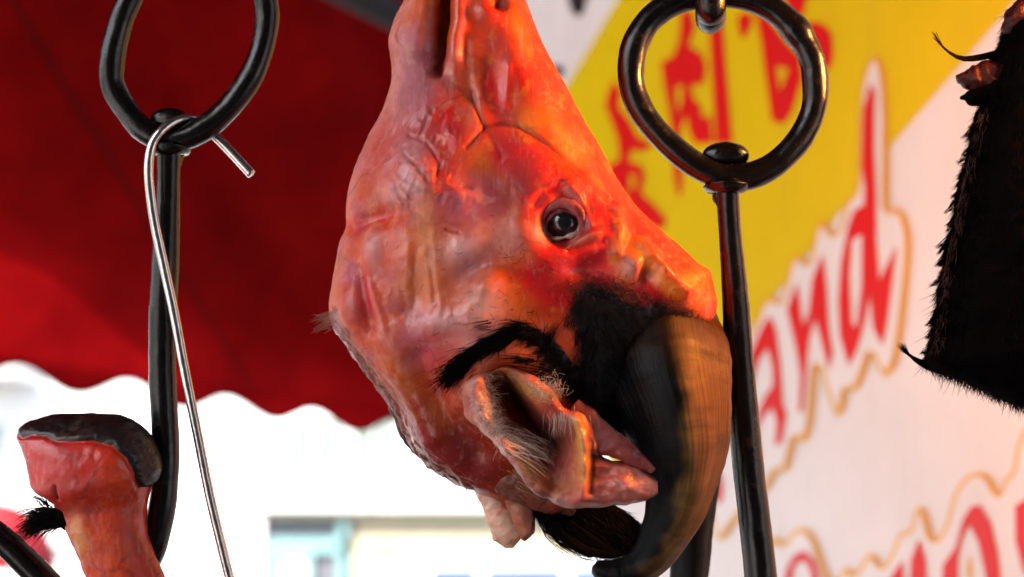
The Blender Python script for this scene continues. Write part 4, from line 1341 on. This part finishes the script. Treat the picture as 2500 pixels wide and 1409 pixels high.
ring("iron_ring", "dark iron ring carrying the thin bright steel hook",
     [(272, 170, 0), (284, 90, 2), (312, 8, 6), (358, -62, 8), (440, -110, 8), (545, -112, 4), (618, -70, 0), (648, 0, -4), (648, 80, -6), (622, 168, -4), (572, 246, 0), (500, 312, 4), (420, 342, 6), (352, 318, 4), (304, 262, 2), (278, 216, 0)], 30)
ring("iron_ring", "dark iron ring with a filed notch in front of the yellow sign",
     [(1540, 170, 0), (1552, 105, 0), (1592, 42, 0), (1660, 2, 0), (1740, -12, 0), (1820, -6, 0), (1890, 26, 0), (1945, 78, 0), (1980, 140, 0), (1991, 205, 0), (1984, 272, 0), (1950, 342, 0), (1893, 400, 0), (1830, 430, 0), (1765, 432, 0), (1698, 402, 0), (1632, 350, 0), (1578, 288, 0), (1549, 230, 0)], 32, (1930, 92, 0))

def eye_loop(parent, cx, cy, ring_r, bar, w):
    """the bent end of a hook: up behind the ring bar and over it, ending in a flattened knob"""
    k = ring_r + bar
    yz = [(cy + k * .95, -6), (cy + k * .86, -k * .40), (cy + k * .5, -k * .80), (cy, -k * .98), (cy - k * .52, -k * .82), (cy - k * .78, -k * .42), (cy - k * .84, -2), (cy - k * .78, k * .26)]
    P = spl(np.array([(cx, y, z) for y, z in yz]), 70)
    R = spl(np.array([(bar * .9, bar), (bar * .95, bar * 1.02), (bar, bar), (bar, bar), (bar * 1.1, bar * 1.25), (bar * 1.2, w * .95), (bar * 1.1, w), (bar * .5, w * .6)], float), 70)
    G = tube(P, R, 26, ref=(1, 0, 0))
    G = G + grid_normals(G) * (1.6 * fbm(G, 1 / 22., 3))[..., None]
    mesh("hook_eye", L2W(G), tube_faces(70, 26), MAT['iron'], parent)
    P = np.array([(cx, cy + y, z) for y, z in ((ring_r * .35, -4), (ring_r * .8, -2), (ring_r * 1.12, 0), (ring_r * 1.3, 0))])
    P = spl(P, 16); R = spl(np.array([(bar * 1.5,), (bar * 1.95,), (bar * 1.7,), (bar * 1.0,)], float), 16)[:, 0]
    G = tube(P, R, 30)
    G = G + grid_normals(G) * (1.4 * fbm(G, 1 / 16., 3))[..., None]
    mesh("collar", L2W(G), tube_faces(16, 30), MAT['iron'], parent)

def hook(label, pts, rad, eye):
    P0 = loc(*pts[0])
    t = thing("meat_hook", label, "meat hook", L2W(P0), "thick iron meat hooks")
    local_tube("shank", pts, np.array(rad, float).reshape(-1, 1), MAT['iron'], t, n=220, seg=28, rough=1.0, sc=1 / 60.)
    eye_loop(t, *eye)
    return t
hook("thick black iron hook on the left, hanging below the ring with the bright steel hook",
     [(412, 372, 0), (411, 440, 0), (408, 540, 0), (404, 640, 0), (398, 760, 0), (396, 880, 0), (400, 990, 0), (405, 1090, 0), (402, 1190, 0), (388, 1280, 0), (360, 1366, 0), (305, 1440, 0), (230, 1478, 0), (150, 1454, 0), (80, 1390, 0), (15, 1326, 0), (-50, 1270, 0), (-110, 1215, 0)],
     [29, 28, 31, 33, 34, 33, 33, 33, 33, 33, 34, 34, 34, 34, 34, 33, 26, 6], (412, 340, 30, 27, 46))
hook("thick black iron hook passing to the right of the horn, before the sign",
     [(1776, 455, 0), (1780, 540, 0), (1787, 630, 0), (1796, 740, 0), (1803, 860, 0), (1813, 990, 0), (1826, 1130, 0), (1842, 1270, 0), (1856, 1400, 0), (1862, 1520, 0), (1830, 1640, 0), (1740, 1700, 0), (1640, 1660, 0), (1580, 1560, 0)],
     [28, 27, 29, 33, 35, 37, 38, 39, 40, 40, 40, 40, 34, 6], (1774, 430, 32, 29, 56))

def upper_links():
    # steel rail above the frame and the hooks that carry the rings and the head
    rail_y = -520
    A, B = loc(-900, rail_y, -40), loc(3600, rail_y, -40)
    t = thing("overhead_rail", "round steel rail above the stall, just out of view", "rail", L2W((A + B) / 2))
    P = A + np.linspace(0, 1, 40)[:, None] * (B - A)
    mesh("rail_pipe", L2W(tube(P, 60, 24)), tube_faces(40, 24), MAT['grey_steel'], t)
    def link(label, x, ytop, ybot, r, off):
        t = thing("hanging_link", label, "link", L2W(loc(x, ytop, 0)), "links above the rings")
        mid = (ytop + ybot) / 2
        P = [(x, ybot, off), (x, ybot - 14, off + 34), (x, ybot - 60, off + 60), (x, mid, off + 62), (x, ytop + 70, off + 62), (x, ytop, off + 10), (x, ytop, off - 80), (x, ytop + 70, off - 130), (x, mid, off - 66), (x, ybot - 60, off - 60), (x, ybot - 14, off - 34)]
        Q = spl([loc(*p) for p in P], 120, True)
        G = tube(Q, np.full(120, float(r)), 22, True, ref=(1, 0, 0))
        mesh("link_bar", L2W(G), tube_faces(120, 22, True), MAT['iron'], t)
    link("dark iron link gripping the top of the right ring", 1735, -612, 46, 37, 0)
    link("dark iron link above the left ring, out of view", 470, -612, -60, 34, 0)
    link("dark iron link holding the muzzle, out of view", 1110, -612, -170, 22, 0)
upper_links()

# thin bright steel hook
def steel_hook():
    pts = [(614, 426, -34), (570, 378, -40), (528, 334, -44), (496, 303, -36), (462, 291, -4), (428, 297, 26), (396, 318, 44), (373, 352, 50), (364, 400, 50), (366, 460, 50), (378, 545, 48), (398, 640, 46), (424, 760, 44), (450, 900, 42), (480, 1050, 40), (512, 1210, 40), (545, 1350, 40), (566, 1440, 40), (572, 1520, 40), (540, 1580, 40), (480, 1590, 40), (440, 1540, 40)]
    t = thing("steel_hook", "thin bright steel hook slung over the left iron ring", "hook", L2W(loc(*pts[4])))
    local_tube("wire", pts, 12.0, MAT['steel'], t, n=300, seg=18)
steel_hook()

# ------------------------------------------------------------------ foot at the lower left
def foot():
    t = thing("trotter", "red skinned animal foot with black hoof pointing up by the left hook", "trotter", L2W(np.array([250.0, 1500, 20])))
    xl = [(1012, 130), (1022, 96), (1040, 62), (1064, 48), (1090, 60), (1120, 72), (1150, 82), (1180, 92), (1210, 118), (1240, 140), (1290, 166), (1340, 190), (1409, 214), (1480, 235), (1560, 250)]
    xr = [(1012, 220), (1022, 300), (1036, 330), (1064, 363), (1098, 381), (1140, 391), (1165, 386), (1185, 370), (1210, 363), (1260, 356), (1310, 358), (1360, 374), (1409, 398), (1480, 420), (1560, 430)]
    hh = [(1012, 20), (1030, 60), (1064, 100), (1120, 120), (1180, 112), (1240, 92), (1300, 84), (1409, 84), (1560, 80)]
    z0 = 70
    ys = np.linspace(1013, 1556, 260)
    a_, b_, h_ = curve_at(xl, ys), curve_at(xr, ys), curve_at(hh, ys)
    th = np.concatenate([np.linspace(0, math.pi, 220, endpoint=False), np.linspace(math.pi, 2 * math.pi, 80, endpoint=False)])
    c, s = np.cos(th), np.sin(th)
    n = 2.3
    X = ((a_ + b_) / 2)[:, None] + ((b_ - a_) / 2)[:, None] * (np.sign(c) * np.abs(c) ** (2 / n))
    Z = h_[:, None] * (np.sign(s) * np.abs(s) ** (2 / n))
    Y = np.repeat(ys[:, None], 300, 1)
    k = (D0 - z0 * S) / D0
    G = np.stack([1250 + (X - 1250) * k, 704.5 + (Y - 704.5) * k, Z + z0], -1)
    N = grid_normals(G)
    x, y = X, Y
    fr = sstep(-.1, .25, s)[None] + 0 * X
    skin_top = [(40, 1058), (73, 1062), (99, 1052), (138, 1054), (173, 1066), (207, 1066), (259, 1066), (302, 1080), (335, 1108), (352, 1144), (356, 1185), (380, 1190), (420, 1700), (0, 1700), (20, 1100)]
    sd = sdpoly(x, y, skin_top)
    sd = np.where(y > 1188, 50, np.where(fr > .5, sd, -20 - 0 * sd))
    d = 16 * blob(x, y, 190, 1150, 90, 60) + 10 * blob(x, y, 310, 1120, 40, 60) - 7 * stroke(x, y, [(178, 1170), (176, 1200)], 6) - 7 * stroke(x, y, [(120, 1225), (180, 1235), (260, 1232), (340, 1220)], 28) + 8 * blob(x, y, 240, 1170, 26, 20) + 8 * blob(x, y, 130, 1180, 40, 22) - 6 * blob(x, y, 170, 1120, 60, 16)
    d += 2.5 * fbm(G, 1 / 50., 3) + 1.0 * fbm(G, 1 / 18., 3)
    hoofw = sstep(5, -5, sd)
    d += 5 * hoofw - 6 * np.exp(-(sd / 6) ** 2)
    d += hoofw * (7 * blob(x, y, 270, 1040, 60, 30) - 8 * blob(x, y, 190, 1040, 60, 20) + 2.5 * fbm(G * np.array([.4, 1.5, .4]), 1 / 18., 3))
    G = G + N * (d * (.3 + .7 * fr))[..., None]
    C = np.ones(G.shape) * np.array([.56, .020, .010])
    def mix(cc, w, f=1.0):
        nonlocal C
        w = np.clip(w * f, 0, 1)[..., None]; C = C * (1 - w) + np.array(cc) * w
    mix((.52, .016, .018), blob(x, y, 160, 1110, 80, 50), .8); mix((.58, .11, .10), stroke(x, y, [(105, 1185), (150, 1170), (240, 1160), (270, 1150)], 18), .6)
    mix((.66, .36, .12), blob(x, y, 215, 1300, 26, 60, -6), .8); mix((.64, .085, .016), blob(x, y, 300, 1330, 80, 120), .7); mix((.68, .07, .010), blob(x, y, 320, 1150, 40, 60), .7)  # orange on the right side is warm lamp light put into the colour
    mix((.25, .04, .03), blob(x, y, 165, 1245, 30, 16), .8); mix((.12, .03, .02), stroke(x, y, [(178, 1168), (176, 1200)], 4), .7); mix((.28, .04, .03), blob(x, y, 230, 1235, 70, 10), .6)
    C = np.concatenate([C, np.ones(X.shape + (1,))], -1)
    F = np.array(grid_faces(260, 300, True, False))
    hv = (sd.ravel() < 0)
    cnt = hv[F].sum(1)
    W = L2W(G).reshape(-1, 3)
    def sub(mask, name, mat, col=None, cap=False):
        f = F[mask]
        ids = np.unique(f)
        rem = np.full(len(W), -1); rem[ids] = np.arange(len(ids))
        ff = [tuple(r) for r in rem[f]]
        if cap == 'top': ff.append(tuple(rem[np.arange(299, -1, -1)]))
        if cap == 'bot': ff.append(tuple(rem[259 * 300 + np.arange(300)]))
        return mesh(name, W[ids], ff, mat, t, col=None if col is None else col.reshape(-1, 4)[ids])
    sub(cnt < 3, "skin", MAT['skin_raw'], C, 'bot')
    sub(cnt >= 3, "hoof", MAT['hoof'], None, 'top')
    # black fetlock tuft
    St = []
    for _ in range(520):
        px, py = 128 + RNG.uniform(-14, 26), 1262 + RNG.uniform(-22, 26)
        r0 = loc(px, py, 100 + RNG.normal(0, 16))
        St.append(hair(r0, (-1, RNG.normal(-.1, .16), RNG.normal(.05, .2)), RNG.uniform(35, 95), (RNG.normal(0, .1), RNG.uniform(.2, .75), 0), RNG.uniform(.9, 1.5), 7, .08))
    for _ in range(46):
        r0 = loc(118 + RNG.normal(0, 8), 1240 + RNG.normal(0, 8), 100)
        St.append(hair(r0, (-.55, -1, .1), RNG.uniform(25, 80), (-.3, .3, 0), RNG.uniform(.6, 1.0), 6, .14))
    for _ in range(16):
        r0 = loc(372 + RNG.normal(0, 6), 1345 + RNG.normal(0, 18), 90)
        St.append(hair(r0, (.4, -.6, .2), RNG.uniform(20, 50), (.1, -.1, 0), .6, 5, .3))
    strands("fetlock_hair", St, MAT['black_hair'], t)
    # fleshy root of the tuft
    P = spl([loc(190, 1262, 90), loc(155, 1262, 104), loc(125, 1266, 104)], 30)
    Gt = tube(P, spl(np.array([[40.], [32.], [8.]]), 30)[:, 0], 18)
    Gt = Gt + grid_normals(Gt) * (4 * fbm(Gt, 1 / 15., 3))[..., None]
    mesh("tuft_root", L2W(Gt), tube_faces(30, 18), MAT['dark_fur'], t)
foot()

# ------------------------------------------------------------------ black furred piece at the right edge
def hide():
    t = thing("black_fur_hide", "shaggy black furred carcass piece hanging at the right edge", "fur hide", L2W(np.array([2560.0, 200, 20])))
    xl = [(-240, 2640), (-120, 2540), (-40, 2515), (20, 2498), (60, 2462), (100, 2444), (140, 2420), (200, 2405), (270, 2392), (350, 2372), (450, 2350), (560, 2326), (660, 2306), (750, 2292), (830, 2282), (870, 2262), (895, 2276), (925, 2340), (955, 2410), (985, 2480), (1010, 2570), (1030, 2660)]
    xr = [(-240, 2760), (-120, 2800), (0, 2840), (200, 2870), (500, 2880), (800, 2880), (950, 2870), (1010, 2820), (1030, 2740)]
    ys = np.linspace(-238, 1028, 240)
    a_, b_ = curve_at(xl, ys), curve_at(xr, ys)
    a_ = a_ + 9 * fbm(np.stack([ys * 0, ys, ys * 0], -1), 1 / 70., 4)
    h_ = np.interp(ys, [-240, -150, 100, 500, 850, 960, 1030], [20, 80, 130, 160, 150, 110, 30])
    th = np.linspace(0, 2 * math.pi, 160, endpoint=False)
    c, s = np.cos(th), np.sin(th)
    X = ((a_ + b_) / 2)[:, None] + ((b_ - a_) / 2)[:, None] * c
    G = np.stack([X, np.repeat(ys[:, None], 160, 1), h_[:, None] * s], -1)
    N = grid_normals(G)
    G = G + N * (4 * fbm(G, 1 / 40., 4))[..., None]
    mesh("hide", L2W(G), grid_faces(240, 160), MAT['dark_fur'], t)
    St = []
    # fur all over the near side and along the left contour
    for _ in range(15000):
        i = RNG.integers(6, 234); j = RNG.integers(0, 160)
        if RNG.random() < .45: j = RNG.integers(66, 100)
        p, n = G[i, j], N[i, j]
        if p[0] > 2700 or (s[j] < -.35): continue
        St.append(hair(p - n * 2, n * .35 + np.array([-.12, .9, .1]), RNG.uniform(8, 26) * (1.9 if RNG.random() < .04 else 1), n * .1 + np.array([RNG.normal(0, .2), .1, 0]), RNG.uniform(.7, 1.2), 5, .2))
    edge = np.array([(2282, 840), (2262, 872), (2276, 895), (2340, 925), (2410, 955), (2480, 985), (2540, 1005)], float)
    E = spl(edge, 200)
    for _ in range(1500):
        x, y = E[RNG.integers(0, 200)] + RNG.normal(0, 6, 2)
        St.append(hair(loc(x + 8, y - 8, RNG.normal(0, 40)), (RNG.normal(.3, .35), .6, 0), RNG.uniform(14, 34), (RNG.uniform(-.1, .5), RNG.normal(0, .3), 0), RNG.uniform(.7, 1.2), 6, .2))
    for _ in range(60):
        q = RNG.normal(0, 5)
        St.append((spl(np.array([loc(2300 + q, 905 + q, 0), loc(2262, 892 + q * .8, 0), loc(2226, 872 + q * .4, 0), loc(2192 + RNG.uniform(-4, 18), 838 + RNG.uniform(-4, 16), 0)]), 9), 2.0))
    for _ in range(40):
        q = RNG.normal(0, 4)
        St.append((spl(np.array([loc(2440, 128 + q, 10), loc(2392, 140 + q, 10), loc(2345, 142 + q * .7, 10), loc(2305, 118 + q * .4, 10), loc(2278 + RNG.uniform(-3, 10), 82 + RNG.uniform(-6, 12), 10)]), 10), 1.8))
    for _ in range(90):
        y = RNG.uniform(520, 830); x = float(curve_at(xl, np.array([y]))[0])
        St.append(hair(loc(x + 2, y, RNG.normal(0, 20)), (-.8, RNG.uniform(.2, .9), 0), RNG.uniform(10, 34), (RNG.uniform(-.1, .5), RNG.normal(-.25, .3), 0), .7, 6, .2))
    for _ in range(26):
        St.append(hair(loc(2490 + RNG.normal(0, 14), 40 + RNG.normal(0, 12), 0), (-1, RNG.normal(-.1, .4), 0), RNG.uniform(30, 75), (.2, .55, 0), .8, 7, .15))
    for _ in range(60):
        y = RNG.uniform(250, 880); x = float(curve_at(xl, np.array([y]))[0])
        ln = RNG.uniform(18, 52); zz = RNG.normal(0, 25)
        tip = loc(x - ln * RNG.uniform(.3, .8), y + ln * RNG.uniform(.5, 1.1), zz)
        for _ in range(18):
            r0 = loc(x + RNG.uniform(2, 14), y + RNG.normal(0, 9), zz + RNG.normal(0, 8))
            m_ = (r0 + tip) / 2 + np.array([-4, 6, 0]) + RNG.normal(0, 2, 3)
            St.append((spl(np.array([r0, m_, tip + RNG.normal(0, 2.5, 3)]), 6), 1.3))
    strands("fur", St, MAT['dark_fur'], t)
    Sb = []
    for _ in range(900):
        y = RNG.uniform(260, 860); x = float(curve_at(xl, np.array([y]))[0])
        Sb.append(hair(loc(x + RNG.uniform(0, 26), y, RNG.uniform(-10, 60)), (-.25, .9, .1), RNG.uniform(10, 30), (RNG.normal(0, .2), 0, 0), .7, 5, .15))
    strands("edge_hair", Sb, MAT['brown_fur'], t)
    def lump(name, pts, rad, c):
        n, sg = 40, 24
        P = spl([loc(*p) for p in pts], n); R = spl(np.array(rad, float).reshape(-1, 1), n)[:, 0]
        Gl = tube(P, R, sg); Gl = Gl + grid_normals(Gl) * (5 * fbm(Gl, 1 / 20., 3))[..., None]
        C = np.ones(Gl.shape[:2] + (4,)) * np.array([*c, 0.0])
        mesh(name, L2W(Gl), tube_faces(n, sg), MAT['dark_flesh'] if c[0] > .05 else MAT['dark_fur'], t)
    lump("flesh_lump", [(2440, 190, 10), (2400, 190, 14), (2365, 193, 16), (2338, 197, 14)], [46, 38, 26, 8], (.09, .006, .006))
    lump("flesh_lump", [(2425, 215, 10), (2400, 225, 10), (2375, 238, 12), (2346, 238, 12)], [46, 36, 22, 3], (.004, .002, .004))
    lump("flesh_lump", [(2510, 20, 10), (2480, 50, 14), (2462, 85, 14)], [34, 30, 14], (.20, .010, .006))
hide()

# ------------------------------------------------------------------ market lamp (its light is reflected in the eye, rings and horn)
def lamp():
    c = L2W(loc(3050, -150, 260))
    t = thing("hanging_bulb", "warm glowing bare bulb on a cord beside the sign, just out of view", "lamp", c + np.array([0, 0, .05]))
    n, sg = 26, 24
    a = np.linspace(0.05, math.pi - .02, n)
    prof = np.stack([.030 * np.sin(a) * (1 - .25 * (np.cos(a) > 0) * np.cos(a)), .036 * np.cos(a)], 1)
    th = np.linspace(0, 2 * math.pi, sg, endpoint=False)
    G = np.stack([c[0] + prof[:, 0, None] * np.cos(th), c[1] + prof[:, 0, None] * np.sin(th), c[2] + prof[:, 1, None] + 0 * th], -1)
    m, nt, p = M("glowing_glass")
    p.inputs["Base Color"].default_value = (1, .6, .25, 1)
    p.inputs["Emission Color"].default_value = (1.0, .33, .06, 1)
    p.inputs["Emission Strength"].default_value = 115
    mesh("bulb", G, grid_faces(n, sg), m, t)
    P = c + np.array([[0, 0, .034], [0, 0, .075]])
    mesh("socket", tube(P, .016, 18, ref=(1, 0, 0)), tube_faces(2, 18), MAT['iron'], t)
    P = c + np.array([[0, 0, .07], [.002, 0, .3], [0, 0, 1.2]])
    mesh("cord", tube(P, .003, 8, ref=(1, 0, 0)), tube_faces(3, 8), MAT['iron'], t)
lamp()
